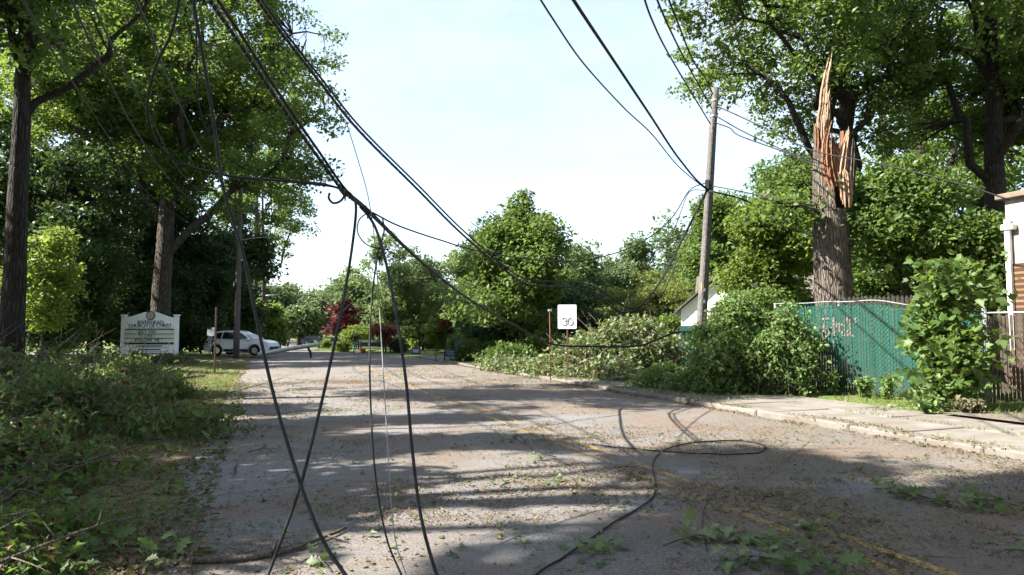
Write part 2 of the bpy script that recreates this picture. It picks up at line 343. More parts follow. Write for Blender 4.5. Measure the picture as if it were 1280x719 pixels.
# ------------------------------------------------------------------ leaves and trees
def sym(r):
    r = list(r); return np.array([(0, 0)] + r + [(0, 1)] + [(-x, y) for x, y in r[::-1]])
TPL = {'quad': sym([(.33, .45)]), 'oakn': sym([(.15, .2), (.08, .33), (.25, .52), (.10, .64)]), 'hex': sym([(.26, .28), (.24, .7)]), 'oak': sym([(.24, .22), (.12, .36), (.36, .56), (.13, .68)]),
       'maple': sym([(.42, .10), (.34, .3), (.55, .55), (.22, .55), (.2, .72)]), 'oakbig': sym([(.04, .12), (.2, .2), (.12, .33), (.34, .45), (.14, .55), (.36, .72), (.14, .76), (.12, .88)]),
       'blade': np.array([(-.06, 0), (.06, 0), (0, 1)])}
def leaf_verts(pos, size, tpl, rng, up=.6, droop=.2, curl=.18):
    n = len(pos); t = TPL[tpl]
    nr = rng.standard_normal((n, 3)); nr[:, 2] = np.abs(nr[:, 2]) * .6 + up; nr /= np.linalg.norm(nr, axis=1)[:, None]
    d = rng.standard_normal((n, 3)); d[:, 2] -= droop; d -= nr * np.sum(d * nr, 1)[:, None]; d /= np.linalg.norm(d, axis=1)[:, None] + 1e-9
    s = np.cross(nr, d); sz = (size * np.exp(.25 * rng.standard_normal(n)))[:, None, None]
    z = curl * (np.abs(t[:, 0]) * 1.2 - (t[:, 1] - .3) ** 2)
    v = pos[:, None] + sz * (t[None, :, :1] * s[:, None] + t[None, :, 1:2] * d[:, None] + z[None, :, None] * nr[:, None])
    return v.reshape(-1, 3), len(t)
def bez(a, b, c, n): 
    t = np.linspace(0, 1, n)[:, None]; return (1 - t) ** 2 * a + 2 * t * (1 - t) * b + t * t * c
def unit(v): return v / (np.linalg.norm(v) + 1e-9)

def tree(name, label, xy, H, r0, cc, rad, leaf='oak', mat_='oak', bark='bark', n_lobe=16, n_clump=160, n_leaf=20000, size=.18, clump=.75, n_limb=8,
         lean=(0, 0), seed=1, cat='tree', group=None, lobe_r=.42, trunk_top=.72, fork=None, flat=.62, sides=8, tpl='quad', zb=None, limb0=.35, stems=1, cone=0):
    rng = np.random.default_rng(seed); x, y = xy; z0 = gz(x, y) - .1 if zb is None else zb
    root = empty(name, (x, y, z0), 0, label, cat, group)
    cc = np.array(cc, float); rad = np.array(rad, float)              # crown centre relative to the base
    wood = MB(); nodes = []
    for st in range(stems):
        off = np.array([0, 0, 0.]) if stems == 1 else np.array([rng.normal(0, r0 * 1.2), rng.normal(0, r0 * 1.2), 0])
        top = np.array([lean[0], lean[1], 0]) * H + np.array([cc[0] * .5, cc[1] * .5, H * trunk_top]) + off * 2.5
        n = 14; t = np.linspace(0, 1, n)
        tp = off + (top - off)[None] * t[:, None]; wob = np.cumsum(rng.normal(0, .03 * r0 * 3, (n, 2)), 0); wob -= wob[:1]; tp[:, :2] += wob * .5
        tp[:, :2] = tp[:, :2]
        tr = r0 * (1 - .72 * t ** 1.1); tr[0] *= 1.35; tr[1] *= 1.08
        if stems > 1: tr *= .7
        wood.tube(tp, tr, sides + 4, jitter=.03, rng=rng)
        for i in range(int(n * limb0), n): nodes.append((tp[i], tr[i]))
        for i in range(n_limb // stems):
            f = limb0 + (1 - limb0) * (i + .5) / (n_limb / stems); j = min(int(f * (n - 1)), n - 1); a = tp[j]; ang = i * 2.4 + rng.uniform(-.4, .4) + st * 1.3
            el = rng.uniform(-.15, .75); e = cc + rad * .72 * np.array([math.cos(ang) * math.cos(el), math.sin(ang) * math.cos(el), math.sin(el) if f < .8 else .6])
            if e[2] < a[2] - .1 * H: e[2] = a[2] + .02 * H
            mid = a * .5 + e * .5 + np.array([0, 0, -.06 * H * rng.uniform(-1, 1)]) + rng.normal(0, .04 * H, 3) * np.array([1, 1, .4])
            lp = bez(a, mid, e, 9); lp[1:-1] += rng.normal(0, .012 * H, (7, 3)); lr = np.linspace(tr[j] * .55, max(tr[j] * .12, .02), 9)
            wood.tube(lp, lr, sides, cap=False, jitter=.03, rng=rng)
            nodes += list(zip(lp[2:], lr[2:]))
    NP = np.array([q[0] for q in nodes]); NR = np.array([q[1] for q in nodes])
    dirs = rng.standard_normal((n_lobe, 3)); dirs /= np.linalg.norm(dirs, axis=1)[:, None]; dirs[:, 2] = dirs[:, 2] * .9 + .08
    lob = cc + dirs * rad * rng.uniform(.35, .88, (n_lobe, 1)); lr_ = lobe_r * rng.uniform(.45, 1.1, n_lobe)
    li = rng.integers(0, n_lobe, n_clump); q = rng.standard_normal((n_clump, 3)); q /= np.linalg.norm(q, axis=1)[:, None]
    cl = lob[li] + q * rad * (lr_[li] * rng.uniform(.2, 1, n_clump) ** .5)[:, None]
    ou = rng.random(n_clump) < .12; cl[ou] = cc + (cl[ou] - cc) * rng.uniform(1.08, 1.32, (int(ou.sum()), 1))
    if cone:
        h_ = np.clip((cl[:, 2] - (cc[2] - rad[2])) / (2 * rad[2]), 0, 1); f_ = np.minimum(1.08, 1.5 * (1 - h_) ** 1.05 + .05); cl[:, :2] = cc[:2] + (cl[:, :2] - cc[:2]) * f_[:, None]
    for c_ in cl:
        j = int(np.argmin(np.sum((NP - c_) ** 2, 1))); a = NP[j]; m = (a + c_) / 2 + rng.normal(0, .06, 3) * np.linalg.norm(c_ - a) + np.array([0, 0, .08 * np.linalg.norm(c_ - a)])
        wood.tube(bez(a, m, c_, 4), np.linspace(max(min(NR[j] * .5, .05), .012), .008, 4), 4, cap=False)
    k_ = rng.integers(0, n_clump, n_leaf); cs = clump * rng.uniform(.6, 1.3, n_clump)
    pz = rng.standard_normal((n_leaf, 3)); pz *= (np.minimum(1, 1.9 / (np.linalg.norm(pz, axis=1) + 1e-9)))[:, None]
    pos = cl[k_] + pz * cs[k_][:, None] * np.array([.6, .6, .6 * flat])
    pos = pos[pos[:, 2] > .1]
    v, kk = leaf_verts(pos, size, tpl, rng)
    wood.build('trunk', M[bark], root, True); MB().leaves(v, kk).build('crown', M[mat_], root)
    return root
def ptree(name, label, px, d, ytop, hwpx, ybot, r0, dx=0, **kw):      # size read at distance d
    x, y = T(px, d); z = gz(x, y) - .1; H = topz(ytop, d) - z; zb_ = topz(ybot, d) - z; rx = hwpx / F * d
    kw.setdefault('rdepth', rx); ry = kw.pop('rdepth')
    lat = np.array([math.cos(YAW), math.sin(YAW)]) * dx / F * d
    return tree(name, label, (x, y), H, r0, (lat[0], lat[1], (H + zb_) / 2), (rx, ry, max((H - zb_) / 2, .3)), **kw)

# --- left side
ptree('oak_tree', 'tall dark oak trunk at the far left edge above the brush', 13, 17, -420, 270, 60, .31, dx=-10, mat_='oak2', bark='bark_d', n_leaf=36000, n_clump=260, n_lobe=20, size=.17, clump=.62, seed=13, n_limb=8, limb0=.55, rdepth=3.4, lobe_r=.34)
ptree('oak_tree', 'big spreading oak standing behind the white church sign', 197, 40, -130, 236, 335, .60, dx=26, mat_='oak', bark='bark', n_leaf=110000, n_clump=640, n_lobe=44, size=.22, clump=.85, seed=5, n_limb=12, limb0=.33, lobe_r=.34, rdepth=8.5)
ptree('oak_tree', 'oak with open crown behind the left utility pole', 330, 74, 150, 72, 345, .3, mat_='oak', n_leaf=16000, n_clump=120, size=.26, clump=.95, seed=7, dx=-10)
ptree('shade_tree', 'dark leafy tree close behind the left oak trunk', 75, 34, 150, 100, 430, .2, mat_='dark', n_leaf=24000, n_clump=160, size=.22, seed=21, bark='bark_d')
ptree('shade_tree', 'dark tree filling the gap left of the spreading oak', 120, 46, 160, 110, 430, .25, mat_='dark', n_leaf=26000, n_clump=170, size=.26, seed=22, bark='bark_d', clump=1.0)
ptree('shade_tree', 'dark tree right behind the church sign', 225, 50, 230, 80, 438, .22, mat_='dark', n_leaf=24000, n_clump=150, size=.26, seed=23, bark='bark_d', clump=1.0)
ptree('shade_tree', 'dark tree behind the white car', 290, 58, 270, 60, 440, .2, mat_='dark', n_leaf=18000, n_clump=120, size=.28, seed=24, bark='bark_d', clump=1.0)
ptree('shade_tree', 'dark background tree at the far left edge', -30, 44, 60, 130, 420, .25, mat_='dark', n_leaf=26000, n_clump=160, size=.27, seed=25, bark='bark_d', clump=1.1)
ptree('young_tree', 'sunlit yellow green young tree beside the leftmost trunk', 52, 27, 288, 42, 430, .07, mat_='bright', n_leaf=7000, n_clump=70, size=.16, seed=26, clump=.5)
# shade trees just left of the frame (their shadows cross the road)
tree('oak_tree', 'tall oak outside the left edge shading the right lane', (-10.5, 9.2), 19, .4, (0, 0, 14.6), (4.2, 3.6, 4.0), mat_='oak2', n_leaf=26000, n_clump=120, n_lobe=9, size=.22, seed=31, n_limb=8, lobe_r=.36)
tree('oak_tree', 'small oak outside the left edge near the camera', (-8.5, 9.6), 9, .2, (0, 0, 6.2), (2.8, 3.0, 2.4), mat_='oak2', n_leaf=14000, n_clump=80, n_lobe=8, size=.2, seed=32, n_limb=7, lobe_r=.36)
tree('oak_tree', 'slender oak outside the left edge shading the middle of the road', (-11, 14), 16, .3, (0, 0, 10.5), (3.8, 2.8, 5.0), mat_='oak2', n_leaf=17000, n_clump=85, n_lobe=10, size=.22, clump=.62, seed=35, n_limb=8, lobe_r=.30)
tree('oak_tree', 'low oak outside the left edge shading the left lane', (-9.8, 17.6), 9.5, .2, (0, 0, 6.2), (2.8, 2.4, 2.8), mat_='oak2', n_leaf=9000, n_clump=60, n_lobe=8, size=.2, clump=.6, seed=36, n_limb=7, lobe_r=.34)
tree('oak_tree', 'oak outside the left edge shading the heap', (-15, 15.5), 15, .35, (0, 0, 9.0), (3.6, 3.2, 4.6), mat_='oak2', n_leaf=6000, n_clump=60, n_lobe=8, size=.22, seed=33, n_limb=8, lobe_r=.36)
tree('oak_tree', 'oak outside the left edge behind the heap', (-18, 22.5), 16, .35, (0, 0, 9.5), (4.4, 4.4, 5.5), mat_='oak2', n_leaf=14000, n_clump=140, n_lobe=14, size=.24, seed=34, n_limb=8, lobe_r=.36)
# --- far end of the road
ftr = 'trees at the far end of the road'
for i, (px, d, yt, h, yb, lb) in enumerate([
    (325, 120, 335, 40, 408, 'rounded tree left of the far road under the second street light'), (352, 150, 352, 30, 408, 'distant tree right over the end of the road'),
    (390, 130, 354, 36, 420, 'tall dark green tree right of the far road'), (375, 105, 385, 20, 420, 'pale bushy tree behind the far dark car'),
    (425, 140, 352, 34, 420, 'distant tree over the dark red maple'), (455, 110, 345, 36, 420, 'distant tree left of the light green tree'),
    (300, 130, 350, 30, 420, 'distant tree behind the white car'), (260, 110, 330, 50, 430, 'distant tree behind the church lawn')]):
    ptree('roadside_tree', lb, px, d, yt, h, yb, .35, mat_='far', n_leaf=9000, n_clump=110, n_lobe=14, size=.55, clump=1.7, seed=40 + i, group=ftr, n_limb=6, sides=5)
for i, (px, d, yt, h, yb, lb) in enumerate([
    (790, 85, 298, 60, 400, 'tall hazy tree behind the yellow green locust'), (715, 80, 303, 40, 410, 'tree behind the right side of the centre maple'),
    (870, 75, 285, 55, 400, 'tree in the distance just left of the right utility pole'), (600, 85, 300, 40, 420, 'tree between the light green tree and the maple'),
    (985, 70, 250, 70, 400, 'distant tree over the grey roof'), (1100, 62, 200, 80, 380, 'distant tree right of the broken trunk'), (1230, 60, 150, 100, 400, 'distant tree behind the pale house corner'), (1330, 60, 120, 90, 400, 'distant tree beyond the right edge'),
    (545, 100, 320, 40, 420, 'distant tree behind the light green tree')]):
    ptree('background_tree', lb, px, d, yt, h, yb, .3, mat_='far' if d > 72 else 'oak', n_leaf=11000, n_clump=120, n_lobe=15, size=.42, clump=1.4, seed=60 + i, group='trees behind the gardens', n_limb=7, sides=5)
# --- gardens in the middle
ptree('maple_tree', 'dense dark green maple with pointed top in the centre', 652, 38, 212, 90, 440, .22, mat_='maple', n_leaf=52000, n_clump=330, n_lobe=30, size=.2, clump=.75, seed=81, n_limb=10, lobe_r=.36, limb0=.15, tpl='hex', cone=1)
ptree('light_green_tree', 'feathery light green tree left of the dark maple', 525, 64, 292, 82, 432, .16, mat_='pale', n_leaf=30000, n_clump=240, n_lobe=26, size=.24, clump=.8, seed=82, n_limb=9, limb0=.15, stems=2)
ptree('red_maple', 'dark red maple behind the worker', 431, 80, 377, 22, 430, .12, mat_='red', n_leaf=7000, n_clump=80, size=.3, clump=.7, seed=83, n_limb=6, limb0=.2)
ptree('red_maple', 'small rust red maple above the white barricade end', 482, 56, 402, 20, 430, .06, mat_='rust', n_leaf=3000, n_clump=50, size=.16, clump=.45, seed=84, n_limb=5, limb0=.3)
ptree('red_maple', 'little red leafed tree over the clipped cone shrub', 556, 40, 384, 17, 421, .04, mat_='red', n_leaf=1700, n_clump=26, size=.14, clump=.3, seed=85, n_limb=5, limb0=.5, flat=.4)
ptree('garden_shrub', 'yellow green cone shrub under the little red tree', 545, 40, 404, 15, 440, .03, mat_='bright', n_leaf=4500, n_clump=60, size=.1, clump=.3, seed=86, limb0=.1, cat='shrub')
ptree('garden_shrub', 'light layered shrub right of the dark red maple', 448, 66, 398, 22, 436, .05, mat_='bright', n_leaf=4500, n_clump=60, size=.17, clump=.5, seed=87, limb0=.1, cat='shrub', flat=.35)
for i, (px, d, yt, h, lb) in enumerate([(401, 88, 421, 6, 'pale round shrub nearest the dark parked car'), (410, 84, 423, 6, 'dark round shrub beside the pale one on the far lawn'), (421, 72, 426, 8, 'rounded shrub left of the clipped ball'), (431, 64, 424, 8, 'large clipped ball shrub just left of the worker'), (573, 42, 418, 9, 'dark shrub beside the tarp covered boat'), (500, 56, 421, 10, 'dark hedge shrub behind the barricade box')]):
    ptree('round_shrub', lb, px, d, yt, h, 448, .03, mat_=('pale', 'oak', 'bright', 'bright', 'oak', 'dark')[i], n_leaf=2600, n_clump=44, size=.14, clump=.4, seed=100 + i, limb0=.1, cat='shrub', group='clipped garden shrubs', sides=4, n_limb=5)
ptree('locust_tree', 'airy yellow green locust behind the speed limit sign', 805, 42, 336, 68, 425, .12, mat_='locust', n_leaf=30000, n_clump=200, n_lobe=24, size=.13, clump=.6, seed=110, limb0=.2, flat=.4, n_limb=9)
ptree('shade_tree', 'dark undergrowth tree beneath the centre maple', 690, 44, 330, 60, 445, .15, mat_='dark', n_leaf=18000, n_clump=120, size=.22, seed=111, clump=.8, limb0=.1)
ptree('garden_tree', 'sunlit tree behind the utility pole and white gable', 905, 46, 246, 62, 390, .2, mat_='maple', n_leaf=26000, n_clump=200, size=.25, clump=.85, seed=112, n_limb=8)
ptree('garden_tree', 'bright leafy tree between utility pole and broken trunk', 965, 28, 255, 62, 392, .13, mat_='bright', n_leaf=17000, n_clump=150, size=.17, clump=.65, seed=113, n_limb=8)
ptree('garden_tree', 'sunlit tree left behind the broken trunk', 1000, 34, 165, 62, 360, .2, mat_='maple', n_leaf=20000, n_clump=190, n_lobe=22, size=.18, clump=.65, seed=114, n_limb=9)
# --- right side tall oaks
ptree('oak_tree', 'tall oak rising directly behind the broken trunk', 1074, 25, -230, 240, 235, .42, dx=-30, mat_='maple', bark='bark_d', n_leaf=60000, n_clump=460, n_lobe=32, size=.165, clump=.66, seed=121, n_limb=13, limb0=.45, rdepth=5, lobe_r=.30, lean=(0, 0))
ptree('oak_tree', 'forked dark oak at the upper right', 1252, 25, -260, 200, 300, .48, dx=10, mat_='oak', bark='bark_d', n_leaf=52000, n_clump=380, n_lobe=26, size=.165, clump=.66, seed=122, n_limb=12, limb0=.4, rdepth=5, lobe_r=.33)
ptree('understorey_tree', 'leafy tree behind the green fence right of the broken trunk', 1150, 22, 190, 85, 375, .12, mat_='maple', n_leaf=26000, n_clump=200, size=.16, clump=.6, seed=123, n_limb=9, limb0=.2)
ptree('understorey_tree', 'leafy tree behind the pale house corner', 1250, 30, 220, 70, 400, .12, mat_='oak', n_leaf=16000, n_clump=130, size=.18, clump=.7, seed=124, n_limb=8, limb0=.2)
ptree('oak_tree', 'oak behind and left of the spreading church oak', 120, 50, -60, 150, 290, .4, mat_='oak2', bark='bark_d', n_leaf=48000, n_clump=300, n_lobe=26, size=.28, clump=1.1, seed=131, n_limb=9)
ptree('oak_tree', 'oak crown overhanging the left utility pole', 318, 82, 60, 85, 300, .35, mat_='oak', n_leaf=26000, n_clump=200, n_lobe=20, size=.28, clump=1.0, seed=132, n_limb=9)
ptree('oak_tree', 'oak filling the sky between the two right hand oaks', 1160, 33, -120, 150, 270, .35, mat_='oak', bark='bark_d', n_leaf=17000, n_clump=200, n_lobe=18, size=.2, clump=.75, seed=133, n_limb=10)
# low undergrowth, one bush after another
ug = 'dark bushes under the church trees'
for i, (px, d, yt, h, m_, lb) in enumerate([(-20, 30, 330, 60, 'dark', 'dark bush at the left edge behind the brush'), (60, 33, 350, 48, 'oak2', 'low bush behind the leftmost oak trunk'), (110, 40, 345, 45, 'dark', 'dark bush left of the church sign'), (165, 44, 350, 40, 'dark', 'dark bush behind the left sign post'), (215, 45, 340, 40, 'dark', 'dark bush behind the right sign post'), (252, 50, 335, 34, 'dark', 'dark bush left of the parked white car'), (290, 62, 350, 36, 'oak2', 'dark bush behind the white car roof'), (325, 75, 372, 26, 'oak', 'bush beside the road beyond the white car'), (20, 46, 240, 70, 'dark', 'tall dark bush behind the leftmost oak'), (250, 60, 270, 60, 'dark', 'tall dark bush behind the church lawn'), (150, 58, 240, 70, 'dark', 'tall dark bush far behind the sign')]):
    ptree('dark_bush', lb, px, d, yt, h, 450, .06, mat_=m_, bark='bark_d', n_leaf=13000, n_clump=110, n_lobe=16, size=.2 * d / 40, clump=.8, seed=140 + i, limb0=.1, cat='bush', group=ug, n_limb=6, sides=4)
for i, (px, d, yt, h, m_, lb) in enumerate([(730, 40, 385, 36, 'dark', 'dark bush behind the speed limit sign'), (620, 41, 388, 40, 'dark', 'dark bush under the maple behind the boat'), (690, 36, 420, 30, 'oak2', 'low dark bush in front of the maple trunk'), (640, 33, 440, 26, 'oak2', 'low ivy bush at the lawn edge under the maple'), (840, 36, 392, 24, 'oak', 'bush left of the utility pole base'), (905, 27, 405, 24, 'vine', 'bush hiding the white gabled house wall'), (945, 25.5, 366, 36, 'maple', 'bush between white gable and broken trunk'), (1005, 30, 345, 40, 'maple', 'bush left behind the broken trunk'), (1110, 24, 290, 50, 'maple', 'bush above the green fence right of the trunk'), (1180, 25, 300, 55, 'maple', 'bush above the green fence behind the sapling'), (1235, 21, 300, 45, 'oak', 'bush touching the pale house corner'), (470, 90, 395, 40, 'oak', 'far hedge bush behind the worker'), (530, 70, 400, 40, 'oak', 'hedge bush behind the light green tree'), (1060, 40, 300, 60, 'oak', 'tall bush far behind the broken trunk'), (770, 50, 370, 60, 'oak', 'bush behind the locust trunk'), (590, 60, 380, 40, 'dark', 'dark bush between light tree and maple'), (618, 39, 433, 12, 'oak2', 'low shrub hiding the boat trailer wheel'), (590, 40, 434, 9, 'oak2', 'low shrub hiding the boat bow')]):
    ptree('garden_bush', lb, px, d, yt, h, 452, .06, mat_=m_, bark='bark_d', n_leaf=9000, n_clump=90, n_lobe=14, size=.16 * max(d, 25) / 33, clump=.65, seed=170 + i, limb0=.1, cat='bush', group='bushes behind the right hand verge', n_limb=6, sides=4)
# far woodland closing the horizon
rng = np.random.default_rng(77); pos = []
for px in np.arange(-700, 2000, 14):
    d = rng.uniform(150, 210); x, y = T(px, d)
    if abs(px - 343) < 14: continue
    h = rng.uniform(8, 15); n = 260; q = rng.standard_normal((n, 3)); q /= np.linalg.norm(q, axis=1)[:, None]
    pos.append(np.array([x, y, rise(y) + h * .5]) + q * np.array([5, 5, h * .52]) * rng.uniform(.6, 1, (n, 1)))
v, kk = leaf_verts(np.vstack(pos), 1.5, 'quad', rng)
tag(MB().leaves(v, kk).build('woodland', M['far']), 'far green woodland closing the horizon behind the gardens', 'woodland', kind='stuff')

# ------------------------------------------------------------------ fallen branches and brush
def fallen(name, label, x, y, head, length, width, height, n_leaf, mat_, size, seed, tpl='oak', group=None, clump=.3, n_side=14, limb_r=.05, cat='fallen branch', z0=None, up=.5, lift=.35, bare=3):
    rng = np.random.default_rng(seed); zb = gz(x, y) if z0 is None else z0
    root = empty(name, (x, y, zb), head, label, cat, group); wood = MB()
    t = np.linspace(0, 1, 9); p = np.stack([t * length - length / 2, np.cumsum(rng.normal(0, .06 * length / 4, 9)), .08 + height * lift * np.sin(np.pi * t * .9) + rng.normal(0, .03, 9).clip(-.03)], 1)
    wood.tube(p, np.linspace(limb_r, limb_r * .25, 9), 7, jitter=.05, rng=rng); ends = []
    for i in range(n_side):
        f = rng.uniform(.1, 1); a = np.array([np.interp(f, t, p[:, q]) for q in range(3)]); s_ = rng.choice([-1, 1])
        e = a + np.array([rng.uniform(.0, .35) * length * .6, s_ * rng.uniform(.2, 1) * width / 2, 0]); e[2] = rng.uniform(.04, 1) ** 1.4 * height * (1 - .55 * (abs(e[1]) / (width / 2 + 1e-6)) ** 2)
        m = (a + e) / 2 + np.array([0, 0, .12 * height]); b = bez(a, m, e, 7); wood.tube(b, np.linspace(limb_r * .4, .006, 7), 5, cap=False)
        for f2 in (3, 4, 5, 6): ends.append(b[f2])
    for i in range(bare):
        f = rng.uniform(.1, .9); a = np.array([np.interp(f, t, p[:, q]) for q in range(3)]); e = a + rng.normal(0, 1, 3) * [length * .28, width * .4, 0] + [0, 0, height * rng.uniform(.3, 1.0)]
        b = bez(a, (a + e) / 2 + rng.normal(0, .1, 3), e, 6); wood.tube(b, np.linspace(.017, .005, 6), 5)
        for q_ in (2, 3, 4): e2 = b[q_] + rng.normal(0, .2, 3) + [0, 0, .08]; wood.tube(bez(b[q_], (b[q_] + e2) / 2 + rng.normal(0, .03, 3), e2, 4), np.linspace(.007, .003, 4), 4)
    ends = np.array(ends); n = n_leaf; k_ = rng.integers(0, len(ends), n)
    pos = ends[k_] + rng.standard_normal((n, 3)) * clump * np.array([1, 1, .6]); pos[:, 2] = np.abs(pos[:, 2] - .02) + .02
    v, kk = leaf_verts(pos, size, tpl, rng, up=up, droop=.5, curl=.3)
    wood.build('limb', M['twig'], root, True); nl = int(len(pos) * .84) * kk; MB().leaves(v[:nl], kk).build('foliage', M[mat_], root); MB().leaves(v[nl:], kk).build('dry_leaves', M['brownleaf'], root)
    return root
M['brownleaf'] = m_leaf('brown_leaf', (.07, .045, .022), (.16, .11, .055), (.12, .08, .03), .25, .7, 1.0)
lp = 'fallen oak branches heaped along the left verge'
for i, (x, y, hd, ln, wd_, h, n, lb) in enumerate([
    (-2.9, 12.2, 200, 3.6, 2.4, .75, 3200, 'leafy fallen oak branch at the right end of the left heap'), (-4.6, 13.2, 160, 4.0, 2.6, 1.0, 3400, 'leafy fallen oak branch in the middle of the left heap'),
    (-3.2, 15.2, 190, 3.6, 2.6, .95, 3000, 'fallen oak branch next to the road edge, behind the front ones'), (-6.2, 14.5, 170, 4.2, 2.8, 1.15, 3400, 'tall fallen oak branch left of centre in the heap'),
    (-3.0, 18.0, 200, 3.6, 2.2, .85, 2400, 'fallen oak branch near the lawn in front of the church sign'), (-5.2, 18.0, 150, 4.4, 3.0, 1.25, 3200, 'high fallen oak branch before the church sign'),
    (-7.6, 17.0, 180, 4.6, 3.0, 1.55, 3400, 'highest fallen oak branch at the left edge'), (-7.4, 20.6, 160, 4.6, 3.0, 1.4, 2800, 'fallen oak branch at the foot of the leftmost trunk'),
    (-3.4, 21.0, 210, 3.4, 2.0, .7, 1800, 'last fallen oak branch of the heap towards the lawn'), (-4.0, 10.2, 185, 3.2, 1.8, .5, 2000, 'low fallen oak branch in front of the left heap'),
    (-5.6, 11.0, 175, 3.4, 2.0, .75, 2400, 'fallen oak branch cut by the left edge of the frame'), (-5.6, 22.5, 160, 4.2, 2.6, 1.2, 2400, 'fallen oak branch behind the heap near the sign bed')]):
    fallen('fallen_branch', lb, x - .15, y, R(hd - 175 + 40 * (i % 3)), ln, wd_, h * 1.22, int(n * 1.6), ('fallen', 'oak2', 'fallen')[i % 3], .13, 200 + i, group=lp, tpl='oakn', n_side=16, bare=13, clump=.19, limb_r=.07, up=.1)
for i, (x, y, hd, ln, wd_, h, n, lb) in enumerate([(-2.6, 6.4, 30, 2.4, 1.5, .3, 900, 'low leafy branch on the dirt at the lower left'), (-4.3, 8.0, 160, 2.8, 1.6, .4, 1200, 'low leafy branch below the heap at the left edge'), (-1.9, 4.9, 100, 2.0, 1.2, .28, 800, 'leafy branch end in the bottom left corner'), (-2.0, 8.8, 70, 2.2, 1.2, .25, 700, 'flattened leafy branch at the left road edge')]):
    fallen('fallen_branch', lb, x, y, R(hd), ln, wd_, h, n, 'oak2', .11, 260 + i, group=lp, tpl='oakn', n_side=10, bare=6, clump=.16, limb_r=.022, up=.3)
for i, (px, py, hd, h, ln, wd_, n, lb) in enumerate([
    (750, 470, 60, 2.1, 2.8, 2.4, 6000, 'pale leafed fallen crown heaped in front of the speed limit post'), (785, 469, 110, 2.9, 3.0, 2.6, 7500, 'tallest pale fallen crown right of the speed limit sign'),
    (817, 468, 80, 2.0, 2.8, 2.2, 5000, 'pale fallen crown next to the utility pole foot'), (718, 470, 100, 1.2, 2.4, 1.8, 3000, 'low pale fallen branch left of the speed limit post'), (765, 474, 80, .7, 2.6, 1.2, 2800, 'low pale fallen branch along the road side of the heap')]):
    g = G(px, py, .1); fallen('fallen_treetop', lb, g[0], g[1], R(hd), ln, wd_, h, n, 'wilt', .17, 230 + i, group='fallen crown beside the right kerb', lift=.6, n_side=22, clump=.34)
for i, (px, py, h, n, lb) in enumerate([(655, 462, .5, 1500, 'low brush strip beneath the maple at the verge'), (690, 466, .55, 1600, 'low brush strip left of the pale heap'), (640, 455, .7, 1500, 'dark brush under the maple beside the lawn')]):
    g = G(px, py, .1); fallen('verge_brush', lb, g[0], g[1], R(110), 3.4, 2.0, h, n, 'wilt' if i < 2 else 'oak2', .16, 245 + i, group='brush along the right verge')
# vine-covered mound at the fence corner
def mound(name, label, x, y, rx, ry, h, n, mat_, size, seed, cat, tpl='hex'):
    rng = np.random.default_rng(seed); zb = gz(x, y); root = empty(name, (x, y, zb), 0, label, cat); wood = MB()
    n_l = 30; a = rng.uniform(0, 2 * np.pi, n_l); r = np.sqrt(rng.uniform(0, 1, n_l)) * .85
    lob = np.stack([np.cos(a) * r * rx, np.sin(a) * r * ry, h * (1 - r ** 2) ** .6 * rng.uniform(.55, 1.0, n_l)], 1)
    S = []
    for c_ in lob:                                   # each lobe is a fountain of drooping shoots
        m = 26
        for q in range(m):
            an = rng.uniform(0, 6.283); ln = rng.uniform(.35, .8); e = c_ + np.array([math.cos(an) * ln, math.sin(an) * ln, -rng.uniform(.15, 1.0)]); e[2] = max(e[2], .05)
            b = bez(c_, (c_ + e) / 2 + np.array([0, 0, .3]), e, 8); S.append(b)
            if q % 4 == 0: wood.tube(b, .006, 3, cap=False)
        wood.tube(bez(np.array([c_[0] * .6, c_[1] * .6, 0]), c_ * np.array([.8, .8, .5]), c_, 6), np.linspace(.03, .008, 6), 5, cap=False)
    S = np.array(S); k_ = rng.integers(0, len(S), n); f = rng.integers(1, 8, n)
    pos = S[k_, f] + rng.standard_normal((n, 3)) * .07; pos[:, 2] = np.abs(pos[:, 2]) + .01
    v, kk = leaf_verts(pos, size, tpl, rng, up=.35, droop=.9, curl=.25)
    wood.build('stems', M['twig'], root, True); MB().leaves(v, kk).build('foliage', M[mat_], root); return root
x, y = T(928, 18.6); mound('vine_mound', 'big mound of green vines swallowing the fence corner beside the pole', x, y, 1.5, 1.4, 2.75, 24000, 'vine', .10, 251, 'vines')
x, y = T(880, 19.2); mound('vine_mound', 'lower vine heap at the foot of the utility pole', x, y, 1.3, 1.1, .8, 8000, 'vine', .10, 252, 'vines')
x, y = T(982, 18.4); mound('vine_mound', 'vines climbing over the left end of the green fence', x, y, .55, .6, 2.6, 8000, 'vine', .10, 253, 'vines')
x, y = T(835, 20.5); mound('vine_mound', 'small vine heap left of the utility pole', x, y, 1.0, .8, .8, 5000, 'vine', .10, 254, 'vines')

